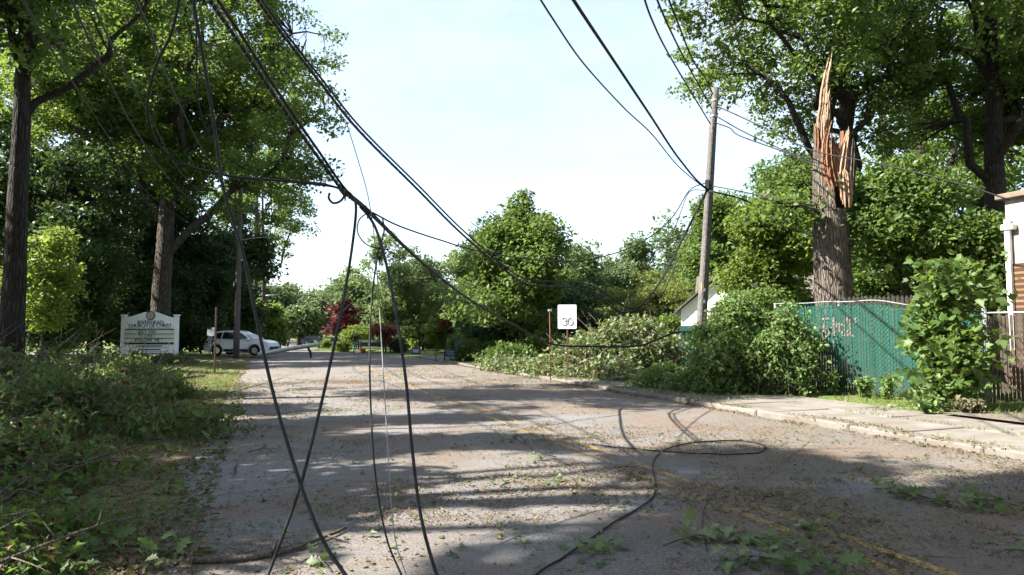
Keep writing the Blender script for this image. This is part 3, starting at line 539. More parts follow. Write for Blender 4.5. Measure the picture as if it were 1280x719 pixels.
# ------------------------------------------------------------------ green fence with slats
FA = np.array(T(968, 19.6)); FB = np.array(T(1228, 15.4))
fd = FB - FA; FL = float(np.linalg.norm(fd)); fang = math.atan2(fd[1], fd[0]); FH = 2.42
fz = gz(*FA)
fen = empty('chain_link_fence', (FA[0], FA[1], fz), fang, 'tall green slatted chain link fence with tan graffiti beside the sidewalk', 'fence')
def ftop(u):            # top rail line: bent down towards the right
    return FH - .30 * sstep(.5, .8, u / FL) * (.35 + .65 * sstep(.5, .95, u / FL)) + .01 * np.sin(u * 5)
n_s = int(FL / .072); rng = np.random.default_rng(9)
for i in range(n_s):
    u = (i + .5) * FL / n_s; h = float(ftop(u)) - .10 + rng.normal(0, .012); m = MB()
    if i < 6:
        pass
    zz = np.linspace(.04, h, 9); w = .028
    vv = [[sx * w, .010 * math.sin(j * 3.14 + i * 3.14) , z] for j, z in enumerate(zz) for sx in (-1, 1)]
    if i % 17 == 5: h2 = h
    m.add(vv, [[[2 * j, 2 * j + 1, 2 * j + 3, 2 * j + 2] for j in range(8)]])
    m.build('slat', M['slat'], fen, loc=(u, rng.normal(0, .003), 0), rot=(rng.normal(0, .004), 0, rng.normal(0, .16)))
wm = MB(); cell = .11; nz = int(FH / cell)
for sgn in (1, -1):                                   # diagonals of the wire mesh
    for i in range(int((FL + FH) / cell) + 1):
        pts = []
        for j in range(0, 45):
            z = .03 + j * FH / 44; u = i * cell - (FH if sgn > 0 else 0) + sgn * z
            if 0 <= u <= FL and z < float(ftop(u)): pts.append((u, -.019 - .004 * sgn, z))
        if len(pts) > 2: wm.tube(np.array(pts)[[0, len(pts) // 2, -1]], .0038, 3, cap=False)
tag(wm.build('wire_mesh', m_plain('green_coated_wire', (.02, .11, .09), .5), fen), kind='stuff')
us = np.linspace(0, FL, 40); MB().tube(np.stack([us, us * 0 - .01, ftop(us)], 1), .016, 8).build('top_rail', M['steel'], fen, True)
for u in (0, FL * .36, FL * .7, FL): MB().tube([(u, .07, -.1), (u, .07, float(ftop(u)) + .03)], .032, 8).build('post', M['galv'], fen, True)
# graffiti: sprayed strokes that only catch the slat faces
gm = MB(); ux = lambda px: FL * (px - 968) / 260.0 * 1.06
strokes = [[(1041, 412), (1041, 424), (1048, 424), (1049, 417), (1042, 417)], [(1042, 405), (1047, 404)], [(1055, 403), (1056, 425)], [(1050, 415), (1056, 417)], [(1056, 415), (1060, 410), (1063, 414), (1064, 425), (1068, 425)], [(1070, 406), (1071, 425)], [(1066, 412), (1072, 408), (1074, 403), (1078, 426)], [(1071, 421), (1076, 419)], [(1082, 404), (1084, 409)]]
pu = lambda px, py: ((px - 968) / (1228 - 968) * FL * (1.02 if px else 1), (497 - py) / 114 * FH)
for st in strokes:
    for (a, b) in zip(st[:-1], st[1:]):
        A = np.array(pu(*a)); B = np.array(pu(*b)); n = max(2, int(np.linalg.norm(B - A) / .02))
        for t in np.linspace(0, 1, n):
            q = A + (B - A) * t; q = (math.floor(q[0] / (FL / n_s)) + .5) * FL / n_s, q[1] + rng.normal(0, .006)
            gm.add([[q[0] - .024, -.0155, q[1] - .02], [q[0] + .026, -.0155, q[1] - .02], [q[0] + .026, -.0155, q[1] + .02], [q[0] - .024, -.0155, q[1] + .02]], [[0, 1, 2, 3]])
tag(gm.build('graffiti', M['graffiti'], fen), 'tan spray painted scrawl', kind='stuff')
# second slatted panel (gate) on the right, weathered
GA = np.array(T(1232, 15.6)); GB = np.array(T(1370, 14.6)); gd = GB - GA; GL = float(np.linalg.norm(gd))
gate = empty('slatted_gate', (GA[0], GA[1], gz(*GA)), math.atan2(gd[1], gd[0]), 'dark weathered slatted gate at the right edge beside the green fence', 'gate')
sm = MB(); vv = [[sx * .034, 0, z] for z in (.05, .6, 1.2, 2.0) for sx in (-1, 1)]
sm = sm.add(vv, [[[2 * j, 2 * j + 1, 2 * j + 3, 2 * j + 2] for j in range(3)]]).mesh('slat', M['slat_d'])
for i in range(int(GL / .075)):
    if rng.random() < .03: continue
    link('slat', sm, gate, ((i + .5) * .075, rng.normal(0, .004), rng.normal(0, .015)), (0, 0, rng.normal(0, .3)))
for u in (0, GL): MB().tube([(u, 0, -.05), (u, 0, 2.2)], .04, 8).build('post', M['galv'], gate, True)
MB().tube([(0, 0, 2.05), (GL, 0, 2.05)], .02, 8).build('top_rail', M['galv'], gate, True)
# dark picket fence behind
PA = np.array(T(1050, 20.5)); PB = np.array(T(1175, 19.0)); pd = PB - PA; PL = float(np.linalg.norm(pd))
pf = empty('picket_fence', (PA[0], PA[1], gz(*PA)), math.atan2(pd[1], pd[0]), 'dark wooden picket fence peeping over the green fence', 'fence')
pm = MB().prism([(-.045, 0), (.045, 0), (.045, 2.6), (0, 2.68), (-.045, 2.6)], -.01, .01).mesh('picket', M['wooddark'])
for i in range(int(PL / .115)): link('picket', pm, pf, ((i + .5) * .115, 0, rng.normal(0, .012)))
for z in (.5, 2.2): MB().box((PL / 2, .035, z), (PL, .04, .09)).build('rail', M['wooddark'], pf)

# ------------------------------------------------------------------ broken trunk
BX, BY = T(1043, 21.5); bz = gz(BX, BY); bd = 21.5
rng = np.random.default_rng(15); bt = empty('broken_oak', (BX, BY, bz - .1), YAW, 'storm snapped oak trunk with splintered orange heartwood', 'tree')
sc_ = bd / F                                         # metres per pixel at the trunk
def LX(px): return (px - 1043) * sc_
def LZ(py): return topz(py, bd) - bz + .1
def shell(rows, mat_, name, inner, parent=bt, sides=26, grain=.03):
    # rows: (z, cx, rx, ry, a0, a1): an arc of bark, closed when the arc is full
    V = []; n = len(rows)
    for (z, cx_, rx, ry, a0, a1) in rows:
        a = np.linspace(a0, a1, sides); w = 1 + grain * np.sin(a * 13 + .8 * math.sin(z * 1.7)) + rng.normal(0, .008, sides)
        V.append(np.stack([cx_ + np.cos(a) * rx * w, np.sin(a) * ry * w, np.full(sides, z)], 1))
    V = np.array(V); o = MB().add(*grid(V)).build(name, mat_, parent, True)
    return o
full = (0, 2 * math.pi)
z_b = LZ(262)
rows = [(0, LX(1043), .80, .78, *full), (.35, LX(1043), .70, .68, *full)] + [(z, LX(1043.5 + 1.0 * math.sin(z)), max(.63 - .02 * z, .54), max(.60 - .018 * z, .51), *full) for z in np.linspace(.9, z_b, 12)]
shell(rows, M['bark_l'], 'trunk', False)
def hang(poly, y0, y1, mat_, name, jag=.02):
    p = np.array([(LX(a), LZ(b)) for a, b in poly]); m = MB().prism(p, y0, y1)
    return m.build(name, mat_, bt)
# bark shells left standing (back and left side), narrowing upwards
zz = np.linspace(z_b - .05, LZ(150), 12); t = np.linspace(0, 1, 12)
shell([(z, LX(1043 - 9 * q), .56 * (1 - .62 * q), .52 * (1 - .55 * q), R(60 + 20 * q), R(262 + 22 * q)) for z, q in zip(zz, t)], M['bark_l'], 'bark_shell', False)
shell([(z, LX(1043 - 9 * q), .50 * (1 - .62 * q), .46 * (1 - .55 * q), R(262 + 22 * q), R(60 + 20 * q)) for z, q in zip(zz, t)], M['torn'], 'torn_inside', False)
zz = np.linspace(z_b - .05, LZ(158), 9); t = np.linspace(0, 1, 9)
shell([(z, LX(1044 + 11 * q), .555 * (1 - .55 * q), .53 * (1 - .6 * q), R(-62 + 18 * q), R(75 - 30 * q)) for z, q in zip(zz, t)], M['bark_l'], 'bark_shell', False)
shell([(z, LX(1044 + 11 * q), .47 * (1 - .55 * q), .45 * (1 - .6 * q), R(75 - 30 * q), R(-62 + 18 * q)) for z, q in zip(zz, t)], M['torn'], 'torn_inside', False)
def splinter(pts, w, th, mat_, yoff, m=9):              # a slab torn into long fibres; pts: pixel spine bottom to top, w half widths px
    P = spline(np.array([(LX(a), LZ(b), 0) for a, b in pts]), 5); Wd = np.interp(np.linspace(0, 1, len(P)), np.linspace(0, 1, len(w)), w) * sc_; mb = MB(); n = len(P)
    for i in range(m):
        u = (i + .5) / m * 2 - 1; t1 = max(4, int(n * min(1, rng.uniform(.72, 1.02) * (1.05 - .22 * u * u)))); t0 = int(rng.uniform(0, n * .18)); V = []
        hwid = rng.uniform(.9, 1.6) / m
        for k_ in range(t0, t1):
            f = (k_ - t0) / max(1, t1 - 1 - t0); tp_ = min(1, (1 - f) * 5 + .08) * min(1, f * 6 + .3); c_ = P[k_, 0] + u * Wd[k_] + .004 * math.sin(k_ * .4 + i * 1.7); hx = Wd[k_] * hwid * tp_ + .002; y_ = yoff - th * (1 - u * u) * .6 + .03 * math.sin(i * 2.3) + rng.normal(0, .006); ty = th * .35 * tp_ + .004
            V.append([[c_ - hx, y_, P[k_, 1]], [c_, y_ - ty, P[k_, 1]], [c_ + hx, y_, P[k_, 1]], [c_, y_ + ty, P[k_, 1]], [c_ - hx, y_, P[k_, 1]]])
        if len(V) > 1: mb.add(*grid(np.array(V)))
    tag(mb.build('splinter', mat_, bt), kind='stuff')
splinter([(1031, 170), (1031, 148), (1034, 130), (1036, 112), (1039, 92), (1044, 72), (1048, 54)], [4, 5.5, 4.5, 4.6, 3.4, 2.6, .6], .10, M['torn_l'], -.10, 3)
splinter([(1036, 165), (1039, 140), (1040, 118), (1044, 100)], [4, 3.5, 2, .3], .07, M['torn_l'], -.22)
splinter([(1040, 232), (1036, 205), (1036, 180), (1039, 160), (1041, 150)], [9, 9, 8, 5, .6], .12, M['torn'], -.34)
splinter([(1049, 235), (1053, 205), (1057, 180), (1061, 158)], [7, 7, 5, .8], .10, M['torn_l'], -.36)
splinter([(1061, 245), (1063, 215), (1065, 185), (1067, 165)], [4, 5, 4, .8], .10, M['bark_l'], -.38)
splinter([(1052, 262), (1052, 240), (1051, 222), (1048, 212)], [6, 8, 9, 5], .10, M['torn_l'], -.56)
splinter([(1039, 240), (1037, 228), (1035, 218), (1033, 208)], [6, 8, 7, 1], .09, M['torn'], -.52)
splinter([(1044, 215), (1046, 195), (1045, 178), (1046, 166)], [5, 5, 3, .4], .08, M['torn'], -.30)
splinter([(1034, 128), (1041, 124), (1046, 117)], [1.5, 1.2, .2], .03, M['torn_l'], -.24)
for q in range(4):                                    # ragged fringe along the break
    px = rng.uniform(1020, 1066); y0_ = 150 + 60 * abs((px - 1030) / 36); ln = rng.uniform(6, 20)
    splinter([(px, y0_ + 28), (px + rng.normal(0, 2), y0_), (px + rng.normal(0, 4), y0_ - ln)], [rng.uniform(1.5, 3), rng.uniform(1, 2), .2], .05, M['torn_l' if q % 3 else 'torn'], rng.uniform(-.45, -.1), 3)
# limb stub on the left
MB().tube(np.array([(LX(1024), -.1, LZ(268)), (LX(1002), -.2, LZ(258)), (LX(978), -.25, LZ(252)), (LX(950), -.3, LZ(244))]), [.17, .13, .10, .085], 9, jitter=.04, rng=rng).build('limb_stub', M['bark_l'], bt, True)
n = 700; pos = np.array([LX(985), -.25, LZ(262)]) + rng.standard_normal((n, 3)) * np.array([.55, .4, .35])
v, kk = leaf_verts(pos, .16, 'hex', rng); MB().leaves(v, kk).build('foliage', M['maple'], bt)

# ------------------------------------------------------------------ poles
def pole(name, label, foot, top, r, group=None):
    root = empty(name, foot, 0, label, 'utility pole', group); d_ = np.array(top) - np.array(foot); t = np.linspace(0, 1, 8)
    MB().tube(d_[None] * t[:, None], r * (1 - .35 * t), 12).build('shaft', M['pole'], root, True); return root
pz = gz(*T(874, 24.5)); pf_ = np.array([*T(872, 24.5), pz]); pt_ = W(894, 110, 24.5)
rp = pole('utility_pole', 'leaning weathered wooden utility pole right of the road', pf_, pt_, .19)
pd_ = pt_ - pf_
for f, sx in ((.985, .0), (.955, 0), (.915, .0), (.63, 0)):
    q = pd_ * f; MB().tube([q + np.array([-.28, .08, 0]), q + np.array([-.22, .06, 0])], .05, 8).build('insulator', M['steel'], rp, True)
q = pd_ * .3; MB().tube([q + np.array([-.15, -.09, -.2]), q + np.array([-.15, -.09, .25])], .012, 6).build('marker_strip', m_plain('yellow_plastic', (.6, .42, .03), .5), rp, True)
sx_ = np.array([-.16, -.13, 0])
MB().tube([pd_ * f + sx_ * (1.12 - .35 * f) for f in np.linspace(.02, .9, 12)], .010, 5).build('ground_wire', M['steel'], rp, True)
for f in (.64, .9, .955): MB().tube([pd_ * (f - .004), pd_ * (f + .004)], .19 * (1 - .35 * f) + .012, 12).build('band', M['galv'], rp, True)
for f in (.915, .955, .985): q = pd_ * f; MB().tube([q, q + np.array([-.30, .09, .02])], .016, 6).build('bracket', M['galv'], rp, True)
for f, w_ in ((.26, .10), (.30, .07)): q = pd_ * f + np.array([-.075, -.165, 0]) * 1.0; MB().box(q, (w_, .012, .12), R(-25)).build('tag', M['steel'], rp)
MB().bbox(pd_ * .66 + np.array([-.2, -.15, 0]), (.16, .14, .34), .02, R(-40)).build('splice_box', M['trim'], rp)
lf = np.array([*T(296, 44), gz(*T(296, 44))]); lt = W(301, 234, 44)
lpole = pole('utility_pole', 'straight grey utility pole with transformers beside the white car', lf, lt, .2)
dl = lt - lf; cam_r = np.array([math.cos(YAW), math.sin(YAW), 0])
q = dl * .86
MB().box(q, (2.2, .12, .12), YAW).build('crossarm', M['pole'], lpole)
for s_ in (-.8, -.3, .35, .8):
    tm = MB(); c_ = q + cam_r * s_ + np.array([0, 0, .22]); tm.tube([c_ + [0, 0, -.24], c_ + [0, 0, .2], c_ + [0, 0, .3]], [.13, .13, .05], 10); tm.build('transformer', M['steel'], lpole, True)
q = dl * .69; am = MB(); am.tube(spline([q, q + cam_r * .8 + [0, 0, .12], q + cam_r * 1.8 + [0, 0, .2], q + cam_r * 2.4 + [0, 0, .2]], 5), .035, 7); am.build('lamp_arm', M['galv'], lpole, True)
MB().bbox(q + cam_r * 2.6 + [0, 0, .18], (.6, .2, .12), .04, YAW).build('lamp_head', M['galv'], lpole)
MB().tube([dl * .42 + [-.2, -.1, -.3], dl * .42 + [-.2, -.1, .3]], .09, 8).build('switch_box', M['trim'], lpole, True)
for px, d, yt, lb in ((321, 92, 332, 'second utility pole down the road past the white car'), (327, 150, 388, 'farthest utility pole over the end of the road')):
    f_ = np.array([*T(px + 2, d), gz(*T(px + 2, d))]); p2 = pole('utility_pole', lb, f_, W(px, yt, d), .17); dd = W(px, yt, d) - f_
    MB().box(dd * .95, (1.8, .12, .12), YAW).build('crossarm', M['pole'], p2)
    MB().tube([dd * .62, dd * .62 + cam_r * 1.6 + [0, 0, .2], dd * .62 + cam_r * 3 + [0, 0, .25]], .05, 6).build('lamp_arm', M['galv'], p2, True)
f_ = np.array([*T(76, 36), gz(*T(76, 36))]); tp_ = W(77, 325, 36); pole('service_pole', 'thin grey pole among the bushes left of the church sign', f_, tp_, .09)

# ------------------------------------------------------------------ cables
def cable(label, strands, mat_='cable', name='fallen_cable', cat='cable', group='downed cables'):
    # strands: list of (radius, [(px, py, d) ...]); first is the cable, others are parts of the same bundle
    first = None
    for r, pts in strands:
        P = spline([W(*q) for q in pts], 8); dd_ = np.linalg.norm(P - np.array([0, 0, EYE]), axis=1); rr = r * np.clip(dd_ / 5.5, .9, 9) ** .55 if group == 'downed cables' else r
        m = MB().tube(P, rr, 7)
        if first is None: first = tag(m.build(name, M[mat_], None, True), label, cat, group)
        else: m.build('strand', M[mat_], first, True)
    return first
A1 = [(246, -30, 3.5), (262, 0, 3.8), (300, 55, 4.3), (350, 130, 5.1), (400, 200, 6.0), (430, 240, 6.6), (460, 265, 7.2), (520, 322, 8.8), (580, 370, 10.8), (640, 405, 13.2), (690, 430, 15.6), (740, 433, 17.4), (800, 432, 18.8), (850, 415, 19.4), (900, 425, 19.6)]
cable('thickest cable bundle slanting from upper left down into the fallen crown', [(.013, A1), (.011, [(a + 9 - 1.2 * i, b - 5 + .6 * i, d + .05) for i, (a, b, d) in enumerate(A1[:9])])])
A2 = [(306, -30, 4.4), (322, 0, 4.7), (360, 52, 5.3), (400, 103, 6.1), (450, 165, 7.4), (520, 235, 9.2), (580, 295, 11.2), (640, 345, 13.7), (668, 357, 14.8), (720, 360, 17), (750, 373, 18.5), (776, 390, 19.5), (800, 383, 20.5), (825, 352, 21.8), (852, 300, 23.2), (884, 236, 24.3)]
cable('thick cable sagging across the sky and rising to the right pole', [(.012, A2), (.009, [(a + 3 + (4 if 8 <= i <= 11 else 0), b - 3 - (3 if 8 <= i <= 11 else 0), d + .06) for i, (a, b, d) in enumerate(A2)])])
def lashing(parent_label, pts, r, turns):
    par = next(o for o in bpy.data.objects if o.get('label') == parent_label); P = spline([W(*q) for q in pts], 60); t = np.gradient(P, axis=0); t /= np.linalg.norm(t, axis=1)[:, None]
    u = np.cross(t, [0, 0, 1.]); u /= np.linalg.norm(u, axis=1)[:, None]; w = np.cross(t, u); a = np.linspace(0, turns * 6.283, len(P))[:, None]
    MB().tube(P + r * (np.cos(a) * u + np.sin(a) * w), .0028, 4).build('lashing_wire', M['steel'], par, True)
lashing('thickest cable bundle slanting from upper left down into the fallen crown', A1[:10], .018, 60)
lashing('thick cable sagging across the sky and rising to the right pole', A2[:9], .016, 55)
cable('cable dropping from the knot and leaning left to the road', [(.012, [(424, 232, 6.6), (440, 245, 6.6), (445, 262, 6.5), (440, 310, 6.2), (430, 372, 5.7), (415, 445, 5.2), (398, 520, 4.8), (374, 612, 4.35), (335, 719, 3.9), (310, 790, 3.7)])])
cable('cable looping from the top left with hooked loose end', [(.010, [(228, -30, 4.8), (222, 10, 4.9), (213, 45, 5), (198, 75, 5.1), (187, 112, 5.2), (185, 145, 5.3), (196, 178, 5.5), (222, 202, 5.7), (262, 215, 5.9), (302, 222, 6.1), (360, 227, 6.4), (400, 231, 6.5), (422, 235, 6.55), (430, 243, 6.5), (426, 251, 6.45), (417, 254, 6.45), (411, 248, 6.45), (412, 241, 6.45)])])
cable('thin cable beside the looping one behind the knot', [(.006, [(243, -30, 5.4), (246, 60, 5.5), (246, 112, 5.6), (255, 155, 5.8), (275, 188, 6), (305, 210, 6.2), (345, 223, 6.5), (400, 229, 6.7), (428, 236, 6.7)])])
cable('long cable from the top crossing near its foot with another', [(.0125, [(238, -30, 5.2), (243, 10, 5.2), (252, 62, 5.2), (266, 145, 5.2), (277, 225, 5.1), (290, 272, 5.1), (305, 322, 5), (325, 420, 4.8), (345, 505, 4.6), (374, 600, 4.3), (402, 672, 4.05), (434, 722, 3.9), (480, 790, 3.7)])])
cable('cable falling straight from the lower knot, right of the others', [(.013, [(450, 258, 7.1), (462, 272, 7.1), (472, 292, 7), (485, 340, 6.6), (499, 418, 6), (508, 482, 5.6), (515, 560, 5.15), (526, 645, 4.7), (546, 719, 4.3), (575, 790, 4.0)])])
cable('thin dark cable hanging left of the straight one', [(.0075, [(478, 272, 7.2), (480, 290, 7.1), (472, 320, 6.9), (465, 372, 6.5), (462, 435, 6.1), (464, 520, 5.6), (470, 600, 5.1), (483, 672, 4.7), (503, 722, 4.4), (530, 790, 4.1)])])
cable('thin light grey wire hanging between the dark cables', [(.0045, [(432, 150, 7.4), (446, 195, 7.3), (460, 245, 7.2), (468, 300, 7), (474, 380, 6.5), (480, 480, 5.9), (486, 580, 5.3), (492, 660, 4.9), (503, 705, 4.6), (530, 770, 4.2)])], 'steel')
cable('small loop of cable tied below the knot', [(.006, [(459, 266, 7.05), (449, 275, 7), (447, 290, 6.95), (456, 304, 6.9), (470, 310, 6.9), (486, 312, 6.9)])])
cable('thin wire arc hanging across the sky to the right pole', [(.008, [(466, 266, 7.2), (500, 283, 8), (550, 300, 9.6), (600, 314, 11.4), (680, 326, 14.8), (740, 324, 17.6), (800, 304, 20.6), (840, 272, 22.8), (862, 238, 24), (884, 228, 24.3)])])
cable('upper thin wire from the top to the middle of the right pole', [(.017, [(664, -20, 10), (690, 22, 11.5), (730, 80, 14), (780, 135, 17), (815, 168, 19.5), (848, 208, 22.3), (884, 238, 24.3)])], group='wires on the right pole', name='overhead_wire', cat='wire')
cable('heavy overhead cable from the top to the right pole and on behind', [(.032, [(704, -20, 11), (730, 20, 12.3), (770, 80, 15), (812, 143, 18.4), (850, 200, 22), (884, 236, 24.3), (930, 250, 24.5), (985, 280, 24), (1025, 300, 23.5), (1100, 330, 23)])], group='wires on the right pole', name='overhead_wire', cat='wire')
for lb, pts in (('lowest of three wires reaching the top of the right pole', [(800, -20, 13), (815, 25, 15), (840, 75, 18.5), (888, 155, 24.2)]), ('middle of three wires reaching the top of the right pole', [(814, -20, 13), (832, 25, 15.2), (858, 78, 18.8), (890, 136, 24.2)]), ('highest of three wires reaching the top of the right pole', [(828, -20, 13), (846, 25, 15.2), (866, 75, 18.8), (882, 98, 21.5), (891, 118, 24.2)])):
    cable(lb, [(.022, pts)], group='wires on the right pole', name='overhead_wire', cat='wire')
for lb, pts in (('upper wire from right pole top past the broken trunk', [(894, 132, 24.3), (930, 148, 23.5), (980, 172, 22.5), (1022, 190, 21), (1100, 205, 19.5), (1200, 230, 17.8), (1262, 250, 17)]), ('middle wire from right pole top to the broken trunk', [(893, 144, 24.3), (930, 165, 23.5), (980, 188, 22.5), (1024, 205, 20.9)]), ('lower kinked wire from right pole top to the broken trunk', [(892, 153, 24.3), (912, 160, 24), (925, 170, 23.5), (980, 190, 22.5), (1030, 212, 20.9)]), ('wire from the pole middle to the limb stub', [(886, 232, 24.3), (920, 238, 23.5), (955, 246, 22), (1024, 262, 20.8)])):
    cable(lb, [(.020, pts)], group='wires on the right pole', name='overhead_wire', cat='wire')
for lb, pts in (('slack service wire drooping left of the right pole', [(884, 240, 24.2), (872, 262, 23.6), (862, 290, 23), (845, 330, 22), (825, 372, 21.2), (795, 390, 20.8)]), ('thinner slack wire left of the right pole', [(882, 238, 24.2), (862, 240, 23.8), (850, 268, 23.2), (836, 300, 22.8), (812, 320, 22)])):
    cable(lb, [(.014, pts)], group='wires on the right pole', name='overhead_wire', cat='wire')
for lb, pts in (('leftmost wire slanting to the transformer pole', [(18, -20, 8), (60, 55, 11), (110, 132, 16), (150, 192, 22), (195, 250, 30), (296, 320, 44)]), ('second wire slanting to the transformer pole', [(80, -20, 8), (130, 88, 12), (175, 172, 18), (225, 238, 27), (298, 300, 44)]), ('third wire slanting to the transformer pole', [(103, -20, 8), (150, 75, 12), (187, 145, 18), (237, 228, 28), (299, 275, 44)]), ('thin wire in the crown of the spreading oak', [(160, -20, 7), (190, 45, 9), (215, 110, 14), (255, 190, 24), (300, 265, 44)])):
    cable(lb, [(.016, pts)], group='wires on the left pole', name='overhead_wire', cat='wire')
gp = lambda *a: [tuple(G(px, py, rz_(*G(px, py)[:2]) + .012)) for px, py in a]
def gcable(label, pts, r):
    P = spline(np.array(gp(*pts)), 10); P[:, 2] += .006 * np.abs(np.sin(np.arange(len(P)) * .37))
    return tag(MB().tube(P, r, 7).build('fallen_cable', M['cable'], None, True), label, 'cable', 'downed cables')
gcable('black cable lying on the road with a wide flat loop', [(640, 745), (672, 717), (715, 690), (765, 655), (812, 626), (819, 606), (816, 580), (830, 563), (865, 554), (920, 551), (955, 557), (948, 566), (905, 568), (850, 566), (790, 561), (740, 556)], .009)
gcable('thin wire curl on the road near the yellow line', [(905, 608), (884, 628), (878, 655), (884, 690)], .004)
gcable('thin wire ring on the road beside the yellow line', [(880, 640), (893, 660), (915, 668), (930, 658), (922, 640)], .003)
for lb, (a, b) in (('metal clamp on the main cable knot', (430, 240)), ('metal clamp on the lower cable knot', (458, 263))):
    d = 6.6 if a == 430 else 7.15; c_ = W(a, b, d); m = MB().tube([c_ + [-.03, 0, .035], c_ + [.03, 0, -.035]], [.03, .03], 8); m.tube([c_ + [.01, -.02, -.03], c_ + [.01, -.02, -.09]], .008, 6)
    tag(m.build('cable_clamp', M['trim'], None, True), lb, 'clamp', 'clamps on the fallen cables')

# ------------------------------------------------------------------ lettering
def text(parent, s, loc, width, height, mat_, name='lettering', bold=.012, rot=(R(90), 0, 0)):
    cu = bpy.data.curves.new(name, 'FONT'); cu.body = s; cu.align_x = 'CENTER'; cu.align_y = 'CENTER'; cu.size = 1.0; cu.extrude = .01; cu.resolution_u = 3
    o = bpy.data.objects.new(name, cu); col.objects.link(o); bpy.context.view_layer.update()
    src = o.to_mesh(); vs_ = [tuple(q.co) for q in src.vertices]; fs_ = [tuple(q.vertices) for q in src.polygons]; o.to_mesh_clear(); bpy.data.objects.remove(o)
    A = np.array(vs_); A[:, 2] -= A[:, 2].min(); V_ = []; F_ = []
    for i_, (dx_, dz_) in enumerate(((0, 0), (-bold, .02), (bold, .04), (0, .06))):
        V_ += [(q[0] + dx_, q[1] + (bold * .6 if i_ == 3 else 0), q[2] + dz_) for q in A]; F_ += [tuple(k_ + i_ * len(A) for k_ in f) for f in fs_]
    me = bpy.data.meshes.new(name); me.from_pydata(V_, [], F_); me.materials.append(M[mat_]); e = np.ptp(A, axis=0)
    return link(name, me, parent, loc, rot, (width / max(e[0], .01), height / max(e[1], .01), .03))
# ------------------------------------------------------------------ church sign
D = 35.0; x, y = T(187.5, D); z0 = gz(x, y); s1 = D / F
SX = lambda px: (px - 187.5) * s1
SZ = lambda py: topz(py, D) - z0
cs = empty('church_sign', (x, y, z0), YAW, 'white church message board on two posts with navy lettering', 'sign')
for px in (154.5, 220.5):
    pm = MB().bbox((SX(px), 0, SZ(395) / 2), (.2, .2, SZ(395)), .015); o = pm.build('post', M['white2'], cs)
    cp = MB().bbox((SX(px), 0, SZ(394.3)), (.28, .28, .07), .02); cp.build('cap', M['white2'], o)
top = [(SX(p), SZ(q)) for p, q in ((157.5, 396.5), (165, 395.5), (173, 393), (180, 390.5), (187.5, 389.6), (195, 390.5), (202, 393), (210, 396), (219, 397.5))]
MB().prism([(SX(157.5), SZ(441.5)), (SX(219), SZ(441.5))] + top[::-1], -.09, .09).build('board', M['white2'], cs)
a = np.linspace(0, 2 * np.pi, 28, endpoint=False); c_ = np.array([SX(189), SZ(394.6)])
MB().prism(np.stack([c_[0] + .235 * np.cos(a), c_[1] + .235 * np.sin(a)], 1), -.125, -.095).build('seal_ring', M['navy'], cs)
MB().prism(np.stack([c_[0] + .19 * np.cos(a), c_[1] + .19 * np.sin(a)], 1), -.135, -.126).build('seal', m_plain('seal_bronze', (.42, .40, .36), .5, .3, 0, .5, 30, .3), cs)
MB().box((SX(188.5), -.105, SZ(421.2)), (SX(219) - SX(158), .03, SZ(411.5) - SZ(430.5))).build('message_panel', M['panel'], cs)
for py, h in ((412, .05), (417.6, .03), (422.9, .03), (429.3, .10)): MB().box((SX(188.5), -.125, SZ(py)), (SX(219) - SX(157.6), .02, h)).build('rail', M['trim'], cs)
yy = -.122
text(cs, 'RIVERHEAD', (SX(189), -.095, SZ(403.4)), SX(205.5) - SX(173), .185, 'navy', bold=.035)
text(cs, 'CHURCH OF CHRIST', (SX(188.5), -.095, SZ(407.4)), SX(215.5) - SX(162), .185, 'navy', bold=.035)
text(cs, 'JESUS  SAID:', (SX(186), yy, SZ(415)), SX(197.5) - SX(175), .17, 'black', bold=.035)
text(cs, '“C O M E !', (SX(185), yy, SZ(420.3)), SX(195) - SX(175.5), .165, 'black', bold=.035)
text(cs, 'FOLLOW  ME ”', (SX(188), yy, SZ(425.5)), SX(205) - SX(171), .165, 'black', bold=.035)
rng = np.random.default_rng(4)
for py, xa, xb, h, mt in ((410.4, 161, 215.5, .035, 'greypost'), (432.6, 172.5, 204.5, .055, 'navy'), (434.6, 168, 209, .03, 'greypost'), (436.9, 174.5, 202.5, .055, 'navy'), (439, 164, 212, .03, 'greypost')):
    dm = MB(); u = SX(xa)
    while u < SX(xb):
        w = rng.uniform(.05, .13) if mt == 'greypost' else SX(xb) - SX(xa)
        dm.box((u + w / 2, -.094, SZ(py)), (w, .006, h)); u += w + .035
    tag(dm.build('small_print', M[mt], cs), kind='stuff')
hm = MB().box((SX(188), -.05, SZ(445.4)), (SX(201) - SX(176), .05, .24)); hm.build('hanging_plate', M['white2'], cs)
for px in (180, 197): MB().tube([(SX(px), -.05, SZ(441.5)), (SX(px), -.05, SZ(443))], .012, 5).build('hanger', M['trim'], cs)
x, y = T(172, 33.5); mound('flower_bed', 'yellow green shrub in the bed at the foot of the church sign', x, y, .7, .5, .7, 1800, 'bright', .09, 301, 'plant')
x, y = T(205, 33.8); mound('flower_bed', 'dark low shrub right under the church sign', x, y, .9, .5, .5, 1500, 'oak2', .09, 302, 'plant')
x, y = T(228, 34.2); mound('flower_bed', 'small leafy plant right of the church sign post', x, y, .5, .4, .55, 900, 'oak', .09, 303, 'plant')
